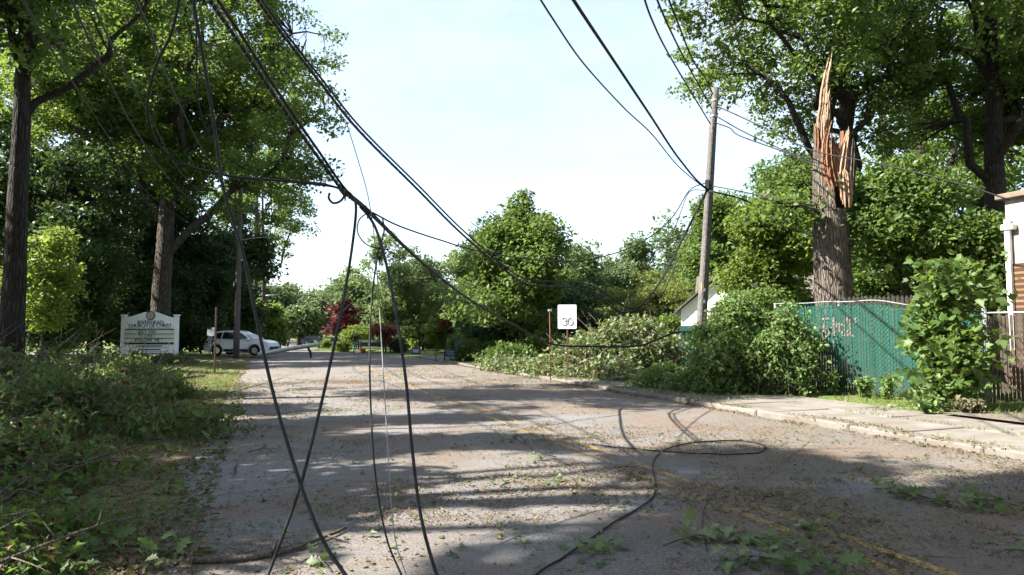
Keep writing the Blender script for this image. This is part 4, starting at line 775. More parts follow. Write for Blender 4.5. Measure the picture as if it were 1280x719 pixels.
# ------------------------------------------------------------------ vehicles
def car(name, label, xy, z, rz, paint, cat='car', s=1.0):
    root = empty(name, (xy[0], xy[1], z), rz, label, cat); root.scale = (s, s, s)
    def arch(cx_, r=.44): return [(cx_ + r * math.cos(t), .36 + r * math.sin(t)) for t in np.linspace(math.pi, 0, 9)]
    prof = [(-2.28, .34), (-1.80, .26)] + arch(-1.33) + [(-.80, .24), (.86, .24)] + arch(1.36) + [(2.02, .26), (2.26, .36), (2.33, .62), (2.25, .86), (1.95, .98), (1.15, 1.08), (.95, 1.08), (-1.9, 1.08), (-2.18, 1.06), (-2.30, .88), (-2.33, .60)]
    p = np.array(prof); n = len(p); wy = lambda z_: .93 - .10 * np.clip((z_ - .55) / .55, 0, 1) ** 2 - .05 * np.clip((.5 - z_) / .3, 0, 1)
    Lft = np.stack([p[:, 0], -wy(p[:, 1]), p[:, 1]], 1); Rgt = Lft * [1, -1, 1]
    nose = np.clip((np.abs(p[:, 0]) - 1.9) / .45, 0, 1) * .16; Lft[:, 1] += nose; Rgt[:, 1] -= nose
    k_ = np.arange(n); k2 = (k_ + 1) % n
    MB().add(np.vstack([Lft, Rgt]), [k_[::-1] if False else k_, k_[::-1] + n, np.stack([k_, k_ + n, k2 + n, k2], -1)]).build('body', M[paint], root)
    st = [(-2.20, 1.06, .80, 1.06), (-1.98, 1.06, .80, 1.40), (-1.72, 1.06, .80, 1.60), (-1.2, 1.06, .81, 1.68), (-.4, 1.06, .82, 1.70), (.15, 1.06, .82, 1.64), (.55, 1.06, .82, 1.44), (1.18, 1.06, .80, 1.075)]
    V = []
    for (x_, zb, wb, zt) in st:
        wt = wb - .22 * (zt - zb) / .64; V.append([(x_, -wb, zb), (x_, -wt - .02, zt - .06), (x_, -wt + .1, zt), (x_, 0, zt + .015), (x_, wt - .1, zt), (x_, wt + .02, zt - .06), (x_, wb, zb)])
    MB().add(*grid(np.array(V))).build('cabin', M[paint], root, True)
    def win(q, nm='window'):
        for sg in (-1, 1):
            vv = []
            for (x_, z_) in q:
                zt = np.interp(x_, [t_[0] for t_ in st], [t_[3] for t_ in st]); f = (z_ - 1.06) / max(zt - .06 - 1.06, .05)
                wt = .81 - .22 * (zt - 1.06) / .64 + .02; vv.append((x_, sg * (.81 + (wt - .81) * min(f, 1) + .012), z_))
            MB().add(vv, [list(range(len(vv))) if sg < 0 else list(range(len(vv)))[::-1]]).build(nm, M['glass'], root)
    win([(-1.78, 1.16), (-1.12, 1.12), (-1.05, 1.56), (-1.45, 1.52)]); win([(-1.04, 1.12), (-.14, 1.11), (-.18, 1.58), (-.97, 1.57)]); win([(-.06, 1.11), (.92, 1.11), (.38, 1.47), (.1, 1.56), (-.10, 1.58)])
    MB().add([(.60, -.60, 1.43), (.60, .60, 1.43), (1.15, .72, 1.10), (1.15, -.72, 1.10)], [[3, 2, 1, 0]]).build('windscreen', M['glass'], root, loc=(.02, 0, .02))
    MB().add([(-2.0, -.58, 1.42), (-2.0, .58, 1.42), (-2.19, .66, 1.10), (-2.19, -.66, 1.10)], [[0, 1, 2, 3]]).build('rear_window', M['glass'], root, loc=(-.02, 0, .01))
    for sg in (-1, 1):
        for x_ in (-1.33, 1.36):
            a = np.linspace(0, 2 * np.pi, 24, endpoint=False); w = MB()
            prof_w = [(.21, 0), (.34, .0), (.36, .04), (.36, .17), (.33, .20), (.22, .19)]
            V = np.array([[(r_ * math.cos(t_), sg * (d_ - .2), r_ * math.sin(t_)) for t_ in np.append(a, 0)] for r_, d_ in prof_w]); w.add(*grid(V))
            tyre = w.build('wheel', M['tyre'], root, True, loc=(x_, sg * .92, .36))
            rm = MB(); rm.prism(np.stack([.2 * np.cos(a), .2 * np.sin(a)], 1), sg * -.08, sg * -.04)
            for t_ in np.arange(5) * 2 * np.pi / 5: rm.box((.12 * math.cos(t_), sg * -.02, .12 * math.sin(t_)), (.22, .03, .05), 0, np.array([[math.cos(t_), 0, -math.sin(t_)], [0, 1, 0], [math.sin(t_), 0, math.cos(t_)]]))
            rm.build('rim', M['rim'], tyre)
        MB().bbox((.92, sg * .95, 1.12), (.14, .2, .15), .03).build('mirror', M[paint], root)
        MB().add([(-2.31, sg * .60, .98), (-2.24, sg * .80, .99), (-1.92, sg * .875, .96), (-1.95, sg * .885, .84), (-2.24, sg * .82, .80), (-2.33, sg * .6, .82)], [list(range(6))]).build('tail_light', M['redlens'], root, loc=(-.02, sg * .012, 0))
        MB().add([(2.26, sg * .66, .90), (2.03, sg * .80, .96), (1.75, sg * .85, .99), (2.05, sg * .82, .84), (2.30, sg * .66, .80)], [list(range(5))]).build('headlight', M['clear'], root, loc=(.025, sg * .02, .008))
        MB().box((.05, sg * .935, .36), (1.7, .03, .16)).build('sill', M['trim'], root)
        for x_ in (-.85, .2): MB().bbox((x_, sg * .915, .95), (.2, .03, .03), .008).build('door_handle', M[paint], root)
        MB().box((-.6, sg * .58, 1.72), (1.9, .04, .04)).build('roof_rail', M['trim'], root)
        for x_ in (-1.08, -.1, 1.0): MB().box((x_, sg * .924, .74), (.012, .012, .62)).build('door_gap', M['trim'], root)
    MB().box((-2.3, 0, .42), (.1, 1.5, .2)).build('bumper', M['trim'], root); MB().box((2.31, 0, .48), (.06, 1.2, .24)).build('grille', M['trim'], root)
    return root
x, y = T(303, 46.5); car('parked_car', 'white sport utility vehicle parked behind the left utility pole', (x, y), .15, YAW - .12, 'carwhite')
x, y = T(394, 104); car('parked_car', 'dark blue car far off at the road bend', (x, y), gz(x, y), YAW + .3, 'carblue', s=.9)
x, y = T(354, 165); car('distant_car', 'pale car coming up the far end of the road', (x, y), gz(x, y) + .03, R(90), 'carwhite', s=1.05)
# ------------------------------------------------------------------ road signs and posts
x, y = T(709, 24); z0 = gz(x, y); zc = topz(396, 24) - z0
ss = empty('speed_limit_sign', (x, y, z0), R(-28), 'white speed limit 30 sign standing in the fallen crown', 'sign')
def rrect(w, h, r, n=6):
    o = []
    for cx_, cz_, a0 in ((w - r, h - r, 0), (-w + r, h - r, 90), (-w + r, -h + r, 180), (w - r, -h + r, 270)):
        o += [(cx_ + r * math.cos(R(a0 + 90 * i / n)), cz_ + r * math.sin(R(a0 + 90 * i / n))) for i in range(n + 1)]
    return np.array(o)
MB().prism(rrect(.33, .425, .04) + [0, zc], -.004, .004).build('plate', m_plain('reflective_white', (.9, .9, .9), .4, .5, 0, .02, 2, 0), ss)
MB().box((0, .035, zc / 2 + .15), (.06, .05, zc + .3)).build('post', M['rustpost'], ss)
M['signgrey'] = m_plain('sign_print', (.20, .21, .23), .5, .3, 0, .05)
def digit(pts, dx):
    P = spline(np.array([(dx + a * .08, -.006, zc - .17 + b * .125) for a, b in pts]), 8); MB().tube(P, .015, 6).build('digit', M['signgrey'], ss, True)
digit([(-.95, .62), (-.6, .93), (0, 1), (.7, .85), (.9, .5), (.6, .15), (.05, .04), (.65, -.05), (1, -.45), (.75, -.85), (0, -1), (-.7, -.9), (-1, -.55)], -.105)
digit([(1.1 * math.cos(t), math.sin(t)) for t in np.linspace(math.pi / 2, math.pi * 2.5, 17)], .108)
M['ghost'] = m_plain('glare_paled_print', (.83, .84, .86), .5, .3, 0, .02)  # lettering coloured nearly white: flash glare washing it out is painted in
text(ss, 'SPEED', (0, -.008, zc + .27), .40, .10, 'ghost', bold=0); text(ss, 'LIMIT', (0, -.008, zc + .11), .34, .10, 'ghost', bold=0)
x, y = T(688, 24.5); z0 = gz(x, y); rm = empty('marker_post', (x, y, z0), 0, 'thin red marker post with white reflector beside the speed sign', 'post')
h = topz(388, 24.5) - z0; MB().tube([(0, 0, 0), (-.03, 0, h)], .015, 6).build('stake', m_plain('red_stake', (.16, .04, .035), .6), rm, True)
MB().bbox((-.03, -.03, h), (.14, .02, .07), .005).build('reflector', M['white'], rm)
g = G(268, 467, .1); h = topz(384, g[1] * .94 + g[0] * .34) - g[2]
lp_ = tag(MB().box((0, 0, h / 2), (.06, .05, h)).box((0, -.026, h / 2), (.02, .012, h - .02)).build('sign_post', M['rustpost'], None, loc=tuple(g), rot=(0, 0, YAW)), 'bare rusty post on the lawn right of the church sign', 'post')
x, y = T(263.5, 41); z0 = gz(x, y); w_ = empty('notice_board', (x, y, z0), YAW, 'small white notice with black top left of the white car', 'sign')
MB().bbox((0, 0, topz(415, 41) - z0), (.42, .03, .5), .01).build('plate', M['white2'], w_); MB().bbox((-.08, -.02, topz(410, 41) - z0), (.22, .03, .16), .02).build('black_top', M['trim'], w_); MB().tube([(0, .03, 0), (0, .03, topz(412, 41) - z0)], .025, 6).build('post', M['greypost'], w_, True)
# fallen pole across the far lane
a_, b_ = W(322, 443.5, 43.5), W(398, 430.5, 46); fp = tag(MB().tube(spline([a_, a_ * .5 + b_ * .5 + [0, 0, .03], b_], 6), .15, 10).build('fallen_pole', M['galv'], None, True), 'long pale fallen pole propped slanting over the road', 'fallen pole')
MB().tube([W(384, 433, 45.5), W(388, 440, 45.4), (*W(389, 447.5, 45.3)[:2], .03)], [.07, .09, .06], 7).build('bracket', M['trim'], fp, True)
cable('thin pale wire rising from the fallen pole end', [(.018, [(394, 428, 46), (402, 418, 47), (418, 400, 50), (440, 378, 55)])], 'steel', 'overhead_wire', 'wire', 'wires on the left pole')
# ------------------------------------------------------------------ worker, barricade, odds and ends on the far verge
def person(label, x, y, z, rz):
    J = {'pel': (0, 0, .95), 'chest': (.03, 0, 1.28), 'neck': (.06, 0, 1.46), 'head': (.08, 0, 1.58), 'top': (.085, 0, 1.70), 'hl': (0, .10, .90), 'kl': (.05, .12, .5), 'al': (-.05, .12, .09), 'tl': (.12, .13, .04), 'hr': (0, -.10, .90), 'kr': (-.02, -.12, .5), 'ar': (-.10, -.13, .09), 'tr': (.07, -.14, .04),
         'sl': (.04, .19, 1.40), 'el': (.10, .25, 1.14), 'wl': (.32, .20, 1.06), 'sr': (.04, -.19, 1.40), 'er': (.06, -.27, 1.13), 'wr': (.30, -.22, 1.02), 'hal': (.41, .18, 1.05), 'har': (.39, -.20, 1.0)}
    rd = dict(pel=.15, chest=.16, neck=.06, head=.095, top=.07, hl=.10, kl=.065, al=.045, tl=.04, hr=.10, kr=.065, ar=.045, tr=.04, sl=.07, el=.05, wl=.035, sr=.07, er=.05, wr=.035, hal=.04, har=.04)
    E = [('pel', 'chest'), ('chest', 'neck'), ('neck', 'head'), ('head', 'top'), ('pel', 'hl'), ('hl', 'kl'), ('kl', 'al'), ('al', 'tl'), ('pel', 'hr'), ('hr', 'kr'), ('kr', 'ar'), ('ar', 'tr'), ('chest', 'sl'), ('sl', 'el'), ('el', 'wl'), ('wl', 'hal'), ('chest', 'sr'), ('sr', 'er'), ('er', 'wr'), ('wr', 'har')]
    ks = list(J); me = bpy.data.meshes.new('person'); me.from_pydata([J[q] for q in ks], [(ks.index(a), ks.index(b)) for a, b in E], [])
    k = NT('person_clothes'); pz_ = k.n('SeparateXYZ', {0: k.n('TexCoord').outputs['Object']}).outputs['Z']
    yv = k.n('SeparateXYZ', {0: k.n('TexCoord').outputs['Object']}).outputs['X']
    c = k.mix(k.math('GREATER_THAN', pz_, .97), (.17, .26, .40), (.03, .03, .036)); c = k.mix(k.math('GREATER_THAN', pz_, 1.48), c, (.42, .25, .17)); c = k.mix(k.math('LESS_THAN', pz_, .1), c, (.05, .04, .035)); c = k.mix(k.math('GREATER_THAN', yv, .16), c, (.42, .25, .17))
    me.materials.append(k.done(k.pbsdf(c, .85, .2)))
    o = link('person', me, None, (x, y, z), (0, 0, rz)); md = o.modifiers.new('Skin', 'SKIN'); md.use_smooth_shade = True
    for i, q in enumerate(ks): me.skin_vertices[0].data[i].radius = (rd[q], rd[q]); me.skin_vertices[0].data[i].use_root = (q == 'pel')
    o.modifiers.new('Subdivision', 'SUBSURF').levels = 2; o.modifiers['Subdivision'].render_levels = 2
    cm = MB(); a = np.linspace(0, 2 * np.pi, 13); V = np.array([[(.085 + r_ * math.cos(t), r_ * math.sin(t), z_) for t in a] for r_, z_ in ((.112, 1.62), (.108, 1.68), (.085, 1.735), (.03, 1.76))]); cm.add(*grid(V)); cm.box((.20, 0, 1.63), (.1, .14, .015))
    cm.build('cap', M['helmet'], o, True)
    return tag(o, label, 'person')
x, y = T(444.5, 58); z0 = rz_(x, y); person('person in dark top, jeans and grey cap standing at the barricade', x, y, gz(x, y), YAW - .15)
x, y = T(467, 57.5); z0 = gz(x, y); bar = empty('barricade', (x, y, z0), YAW, 'long sawhorse barricade right of the worker', 'barricade')
MB().bbox((0, 0, .95), (2.4, .05, .2), .01).build('board', M['white2'], bar); MB().bbox((0, 0, .5), (2.3, .04, .08), .01).build('lower_board', M['white2'], bar)
for sx in (-1.05, 1.0):
    for sy in (-1, 1): MB().tube([(sx, sy * .02, 1.0), (sx + .05, sy * .38, 0)], .035, 6).build('leg', M['teal'], bar, True)
x, y = T(484, 57.2); z0 = gz(x, y); bx_ = empty('newspaper_box', (x, y, z0), YAW, 'white box on thin blue legs at the barricade end', 'box')
MB().bbox((0, -.05, 1.3), (.8, .4, .55), .03).build('case', M['white'], bx_)
for sx in (-.3, .3): 
    for sy in (-.15, .15): MB().tube([(sx, sy - .05, 0), (sx * .8, sy - .05, 1.05)], .03, 6).build('leg', M['navy'], bx_, True)
x, y = T(453.5, 57); tag(MB().tube([(0, 0, 0), (0, 0, .28), (0, 0, .34), (0, 0, .36)], [.22, .27, .28, .1], 14).build('bucket', M['orange'], None, True, loc=(x, y, gz(x, y))), 'orange bucket on the ground under the barricade', 'bucket')
x, y = T(448, 56.6); tag(MB().bbox((0, 0, .09), (.5, .3, .18), .06).build('white_bag', M['white'], None, loc=(x, y, gz(x, y))), 'small white bag at the worker feet', 'bag')
for px, d, lb in ((399, 82, 'dark mailbox on a post on the far lawn'), (419, 66, 'dark mailbox left of the worker')):
    x, y = T(px, d); mb_ = empty('mailbox', (x, y, gz(x, y)), YAW, lb, 'mailbox', 'far mailboxes')
    MB().box((0, 0, .5), (.1, .1, 1.0)).build('post', M['wooddark'], mb_); MB().prism([(-.4, .98), (.4, .98), (.4, 1.2), (.3, 1.3), (-.3, 1.3), (-.4, 1.2)], -.14, .14).build('box', M['trim'], mb_)
for px, d, lb, mt in ((520, 44, 'small blue yard sign with white print on the lawn', 'navy'), (563, 39, 'dark navy yard sign in front of the boat', 'navy')):
    x, y = T(px, d); z0 = gz(x, y); ys_ = empty('yard_sign', (x, y, z0), YAW, lb, 'sign', 'yard signs')
    MB().bbox((0, 0, .5), (.56, .015, .42), .004).build('panel', M[mt], ys_)
    for zz_, w in ((.58, .42), (.46, .36)): MB().box((0, -.011, zz_), (w, .004, .05)).build('print_line', M['white2' if px == 520 else 'greypost'], ys_)
    for sx in (-.2, .2): MB().tube([(sx, .012, 0), (sx, .012, .55)], .006, 4).build('stake', M['steel'], ys_, True)
# boat on a trailer under the maple
x, y = T(608, 41); z0 = gz(x, y); bt_ = empty('boat_trailer', (x, y, z0), YAW - .05, 'pale green boat on a trailer in the shade of the maple', 'boat')
hv = []
for u in np.linspace(-1.9, 1.9, 11):
    w = .85 * (1 - max(0, (-u - .4) / 1.6) ** 2 * .9); hv.append([(u, -w, 1.15 + .1 * max(0, -u)), (u, -w * .96, .80), (u, -w * .5, .58), (u, 0, .5), (u, w * .5, .58), (u, w * .96, .80), (u, w, 1.15 + .1 * max(0, -u))])
hl = MB().add(*grid(np.array(hv))).build('hull', M['hull'], bt_, True)
MB().box((0, -.865, .84), (3.0, .02, .12)).build('stripe', M['hullred'], bt_)
MB().box((.2, 0, .46), (3.6, .9, .08)).build('trailer_frame', M['rustpost'], bt_); MB().box((-2.2, 0, .46), (1.4, .1, .08)).build('drawbar', M['rustpost'], bt_)
for sg in (-1, 1):
    a = np.linspace(0, 2 * np.pi, 20, endpoint=False); MB().prism(np.stack([1.35 + .3 * np.cos(a), .3 + .3 * np.sin(a)], 1), sg * .75, sg * .95).build('wheel', M['tyre'], bt_)
MB().bbox((-.3, -.95, .44), (.62, .03, .10), .005).build('reflector_board', M['white'], bt_); MB().box((-.3, -.97, .44), (.25, .015, .1)).build('red_stripe', M['redlens'], bt_)
MB().add([(-2.0, -.3, 1.3), (-1.7, -.4, 1.45), (-1.6, .4, 1.45), (-2.0, .3, 1.3)], [[0, 1, 2, 3]]).build('windshield', M['white2'], bt_)
# ------------------------------------------------------------------ houses
x, y = T(905, 32); z0 = gz(x, y); hs = empty('white_house', (x, y, z0), YAW - .33, 'white gabled house with grey shingle roof behind the utility pole', 'house'); hs.scale = (.86, .86, .90)
q = 39 / F
MB().box((3.4, 3.2, 1.4), (9.4, 5.8, 2.8)).build('wall', M['white'], hs)
MB().prism([(-2.2, 0), (1.2, 0), (1.2, 2.95), (-.5, 4.35), (-2.2, 2.95)], -.9, .28).build('gable_wing', M['white'], hs)
rf = MB(); rf.prism([(-.3, 2.7), (6.5, 2.7), (3.1, 4.95)], -1.6, 8.4, 'yz'); o = rf.build('roof', M['shingle'], hs)
for (xa, za, xb, zb_) in ((-2.55, 2.72, -.5, 4.45), (1.55, 2.72, -.5, 4.45)):
    MB().add([(xa, -1.15, za), (xb, -1.15, zb_), (xb, 2.4, zb_), (xa, 2.4, za), (xa, -1.15, za + .12), (xb, -1.15, zb_ + .12), (xb, 2.4, zb_ + .12), (xa, 2.4, za + .12)], [[[0, 1, 2, 3], [7, 6, 5, 4], [0, 4, 5, 1], [1, 5, 6, 2], [2, 6, 7, 3], [3, 7, 4, 0]]]).build('roof', M['shingle'], hs)
for zz_ in np.arange(.4, 2.9, .22): MB().box((-.5, -.905, zz_), (3.38, .012, .03)).build('siding_joint', M['white2'], hs)
MB().box((-.5, -.93, 1.6), (1.0, .06, 1.2)).build('window', M['trim'], hs); MB().box((-1.9, -.95, 1.05), (.75, .08, 2.1)).build('door', M['teal'], hs)
x, y = T(854, 34); z0 = gz(x, y); rl = empty('porch_rail', (x, y, z0), YAW, 'teal door leaf with white rail left of the utility pole', 'porch')
MB().box((0, .2, 1.0), (.45, .06, 1.4)).build('panel', M['teal'], rl); MB().box((-.2, 0, .62), (1.6, .1, .1)).build('rail', M['white'], rl)
for sx in (-.9, .5): MB().box((sx, 0, .32), (.12, .12, .64)).build('post', M['white'], rl)
x, y = T(1098, 31); z0 = gz(x, y); gr = empty('green_garage', (x, y, z0), YAW - .1, 'dull green garage gable behind the picket fence', 'garage')
MB().prism([(-1.6, 0), (2.2, 0), (2.2, 2.9), (.3, 4.3), (-1.6, 2.9)], 0, 5).build('wall', M['garage'], gr)
for (xa, za, xb, zb_) in ((-2.0, 2.72, .3, 4.42), (2.6, 2.72, .3, 4.42)):
    MB().add([(xa, -.35, za), (xb, -.35, zb_), (xb, 5.3, zb_), (xa, 5.3, za), (xa, -.35, za + .1), (xb, -.35, zb_ + .1), (xb, 5.3, zb_ + .1), (xa, 5.3, za + .1)], [[[0, 1, 2, 3], [7, 6, 5, 4], [0, 4, 5, 1], [1, 5, 6, 2], [2, 6, 7, 3], [3, 7, 4, 0]]]).build('roof', M['shingle'], gr)
x, y = T(1262, 19); z0 = gz(x, y); hr = empty('brown_house', (x, y, z0), 0, 'pale stucco and brown shingle house corner at the right edge', 'house')
H_ = topz(248, 19) - z0; Hb = topz(330, 19) - z0
MB().box((4, -5, Hb / 2), (8, 10, Hb)).build('shingle_wall', M['brick'], hr); MB().box((4.03, -5, Hb + (H_ - Hb) / 2 + .002), (7.98, 9.98, H_ - Hb)).build('stucco_wall', M['stucco'], hr)
MB().bbox((4, -5, H_ + .08), (8.3, 10.3, .16), .02).build('fascia', M['wooddark'] if False else m_plain('tan_fascia', (.17, .13, .095), .7), hr)
MB().box((-.06, -.12, topz(285, 19) / 2 + .6), (.10, .13, topz(285, 19) - 1.0)).build('downspout', M['white'], hr); MB().bbox((-.07, -.15, topz(284, 19) - z0), (.2, .34, .16), .02).build('gutter_head', M['white'], hr)
MB().box((-.03, -1.4, topz(290, 19) - z0), (.06, .7, .8)).build('window', M['trim'], hr)
# ------------------------------------------------------------------ maple sapling in front of the fence
rng = np.random.default_rng(404)
x, y = T(1192, 14.4); z0 = gz(x, y); sp = empty('maple_sapling', (x, y, z0), 0, 'leafy maple sapling growing in front of the green fence', 'sapling')
wood = MB(); pts = []
for i in range(9):
    an = rng.uniform(0, 6.28); e = np.array([math.cos(an) * rng.uniform(.2, .9), math.sin(an) * rng.uniform(.2, .8), rng.uniform(1.6, 3.75)]); b = bez(np.array([rng.normal(0, .06), rng.normal(0, .06), 0]), np.array([e[0] * .35, e[1] * .35, e[2] * .55]), e, 10)
    wood.tube(b, np.linspace(.024, .005, 10), 5); pts += list(b[2:])
    for j in range(7):
        q = b[rng.integers(2, 9)]; e2 = q + rng.normal(0, .36, 3) * [1, 1, .6]; b2 = bez(q, (q + e2) / 2 + [0, 0, .1], e2, 5); wood.tube(b2, .004, 4, cap=False); pts += list(b2[1:])
wood.build('stems', M['twig'], sp, True); pts = np.array(pts)
pos = pts[rng.integers(0, len(pts), 3000)] + rng.standard_normal((3000, 3)) * .17; pos = pos[pos[:, 2] > .1]
v, kk = leaf_verts(pos, .16, 'maple', rng, up=.5, droop=.6); tag(MB().leaves(v, kk).build('foliage', M['maple'], sp), kind='stuff')
def one_leaf(tpl, mat_, curl, name='leaf'):
    t = TPL[tpl]; z = curl * (np.abs(t[:, 0]) * 1.2 - (t[:, 1] - .3) ** 2); return MB().add(np.stack([t[:, 0], t[:, 1], z], 1), [np.arange(len(t))]).mesh(name, M[mat_])
ml = [one_leaf('maple', 'maple', c_) for c_ in (.1, .25, .4)]
camdir = np.array([-x, -y, 0]) / math.hypot(x, y); sc_p = pts @ camdir + rng.normal(0, .25, len(pts)); idx = np.argsort(-sc_p)[:260]
for i in idx:
    link('leaf', ml[i % 3], sp, tuple(pts[i] + camdir * .1 + rng.normal(0, .08, 3)), (rng.uniform(.1, 1.1), rng.uniform(-.6, .6), rng.uniform(0, 6.28)), float(rng.uniform(.13, .2)))
# weeds along the fence foot
for i, (px, py, h, lb) in enumerate([(1040, 494, .62, 'spiky weed at the left foot of the green fence'), (1052, 492, .7, 'tallest spiky weed against the green fence'), (1082, 498, .5, 'weed in front of the middle of the green fence'), (1108, 500, .55, 'weed just left of the maple sapling'), (1160, 516, .35, 'low weed at the sapling foot'), (1210, 518, .3, 'dry tuft at the gate post')]):
    g = G(px, py, .12); rng = np.random.default_rng(420 + i); w_ = empty('weed_plant', tuple(g), 0, lb, 'weed', 'weeds along the fence'); st = MB(); P = []
    for q in range(6):
        e = np.array([rng.normal(0, .16), rng.normal(0, .12), h * rng.uniform(.6, 1)]); b = bez(np.zeros(3), e * [.3, .3, .6], e, 8); st.tube(b, .004, 4, cap=False); P += list(b[1:])
    P = np.array(P); pos = P[rng.integers(0, len(P), 420)] + rng.normal(0, .03, (420, 3)); v, kk = leaf_verts(pos, .09, 'hex', rng, up=.3); st.build('stems', M['twig'], w_); MB().leaves(v, kk).build('foliage', M['vine' if i < 5 else 'litter'], w_)
# ------------------------------------------------------------------ leafy sprigs and sticks on the near road
obig = [[one_leaf('oakbig', m_, c_) for c_ in (.12, .3, .5)] for m_ in ('fallen', 'wilt')]
def sprig(label, px, py, n, seed, size=.17, spread=.22, which=0, h=.10):
    rng = np.random.default_rng(seed); g = G(px, py); z = (rz_(g[0], g[1]) if -.8 < g[0] < 9.7 else gz(g[0], g[1])); hd = rng.uniform(0, 6.28)
    r_ = empty('oak_sprig', (g[0], g[1], z), hd, label, 'sprig', 'leafy oak sprigs on the ground'); t = np.linspace(0, 1, 7); p = np.stack([(t - .5) * spread * 2.2, np.cumsum(rng.normal(0, .02, 7)), .012 + h * .5 * np.sin(t * 3.1)], 1)
    MB().tube(p, np.linspace(.007, .003, 7), 5).build('twig', M['twig'], r_, True)
    for i in range(n):
        f = rng.uniform(.25, 1); b = np.array([np.interp(f, t, p[:, q]) for q in range(3)]) + rng.normal(0, spread * .22, 3) * [1, 1, .0]; b[2] = abs(b[2] + rng.normal(0, h * .4)) + .012
        link('leaf', obig[which if rng.random() < .75 else 1][i % 3], r_, tuple(b), (rng.normal(0, .45), rng.normal(0, .45), rng.uniform(0, 6.28)), float(size * rng.uniform(.5, .95)))
for i, (px, py, n, sz, lb) in enumerate([(757, 690, 9, .18, 'pale oak sprig at the bottom of the frame on the road'), (868, 684, 10, .17, 'oak sprig just right of the pale bottom one'), (1002, 672, 12, .17, 'leafy oak sprig on the yellow line'), (955, 690, 9, .16, 'oak sprig between the yellow line and the bottom edge'), (930, 712, 16, .17, 'dense oak sprig at the bottom edge'), (1000, 714, 16, .17, 'second dense oak sprig at the bottom edge'), (1125, 622, 12, .17, 'flat oak sprig on the right side of the shaded lane'), (1165, 630, 8, .15, 'oak sprig right of the flat one in the shade'), (1190, 638, 10, .15, 'oak sprig farther right in the shaded lane'), (1245, 636, 9, .15, 'oak sprig near the right edge of the shade'), (683, 578, 8, .14, 'small dark sprig in the middle of the road'), (1270, 700, 8, .15, 'oak sprig in the bottom right corner'), (1262, 545, 8, .13, 'grassy oak sprig on the sidewalk at the right edge'), (640, 556, 6, .14, 'tiny sprig beside the sunlit centre'), (1015, 610, 6, .14, 'small sprig above the yellow line'),
    (22, 690, 16, .19, 'big leafy sprig in the bottom left corner'), (70, 705, 16, .19, 'leafy sprig at the bottom left edge'), (130, 694, 14, .18, 'bright leafy sprig right of the bottom left corner'), (180, 712, 14, .18, 'leafy sprig touching the bottom edge left of the cables'), (15, 660, 14, .18, 'leafy sprig at the left edge above the corner'), (235, 705, 10, .17, 'oak sprig by the end of the long stick'), (405, 708, 9, .16, 'oak sprig between the crossing cables'), (265, 565, 9, .15, 'oak sprig at the left road edge'), (330, 565, 7, .13, 'small oak sprig on the shaded left lane'), (60, 640, 12, .17, 'oak sprig on the grass below the heap'), (110, 660, 12, .17, 'oak sprig on the dirt below the heap'), (30, 720, 16, .2, 'largest leafy sprig cut by the bottom left corner'), (100, 722, 14, .19, 'leafy sprig cut by the bottom edge')]):
    sprig(lb, px, py, int(n * (1.5 if i < 10 else 1)), 500 + i, sz * (1.25 if i < 10 else 1), .26 if n > 9 else .2, 1 if i in (0, 1, 6, 12) else 0, .16 if px < 260 else .1)
def stick(label, pts, r0, r1, seed, z=.03, lift=0.0):
    rng = np.random.default_rng(seed); P = []
    for (px, py) in pts: g = G(px, py); P.append([g[0], g[1], gz(g[0], g[1]) + z + abs(rng.normal(0, .01))])
    P = np.array(P); P[-1, 2] += lift; P = spline(P, 6); m = MB().tube(P, np.linspace(r0, r1, len(P)), 7, jitter=.08, rng=rng)
    for i in range(3):
        a = P[rng.integers(2, len(P) - 1)]; e = a + rng.normal(0, .18, 3) * [1, 1, .3]; e[2] = max(e[2], a[2] * .6 + .005); m.tube(bez(a, (a + e) / 2, e, 4), [r1, r1 * .8, r1 * .6, r1 * .3], 5)
    tag(m.build('stick', M['twig'], None, True), label, 'stick', 'bare sticks on the ground')
stick('long bare stick lying at the bottom left of the road', [(235, 706), (290, 705), (340, 698), (385, 686), (432, 666)], .028, .012, 1)
stick('thin stick above the bottom left corner', [(140, 688), (185, 690), (220, 693), (245, 708)], .014, .006, 2)
stick('curved stick on the grass by the heap', [(45, 612), (55, 590), (75, 570), (95, 560)], .02, .008, 3, lift=.3)
stick('twig on the dirt left of the crossing cables', [(90, 618), (130, 612), (165, 616)], .012, .005, 4)
stick('pale broken limb sticking out of the heap', [(70, 520), (95, 500), (122, 488)], .05, .03, 5, z=.8, lift=.5)
stick('bare branch sticking up from the right of the heap', [(165, 530), (190, 520), (216, 508)], .025, .01, 6, z=.5, lift=.3)
stick('short log on the lawn right of the heap', [(230, 478), (245, 475), (256, 474)], .05, .04, 7, z=.08)
stick('small stick on the shaded right lane', [(1090, 603), (1110, 600), (1128, 603)], .01, .004, 8)
stick('short twig on the road by the yellow line', [(768, 588), (785, 587), (798, 588)], .01, .004, 9)
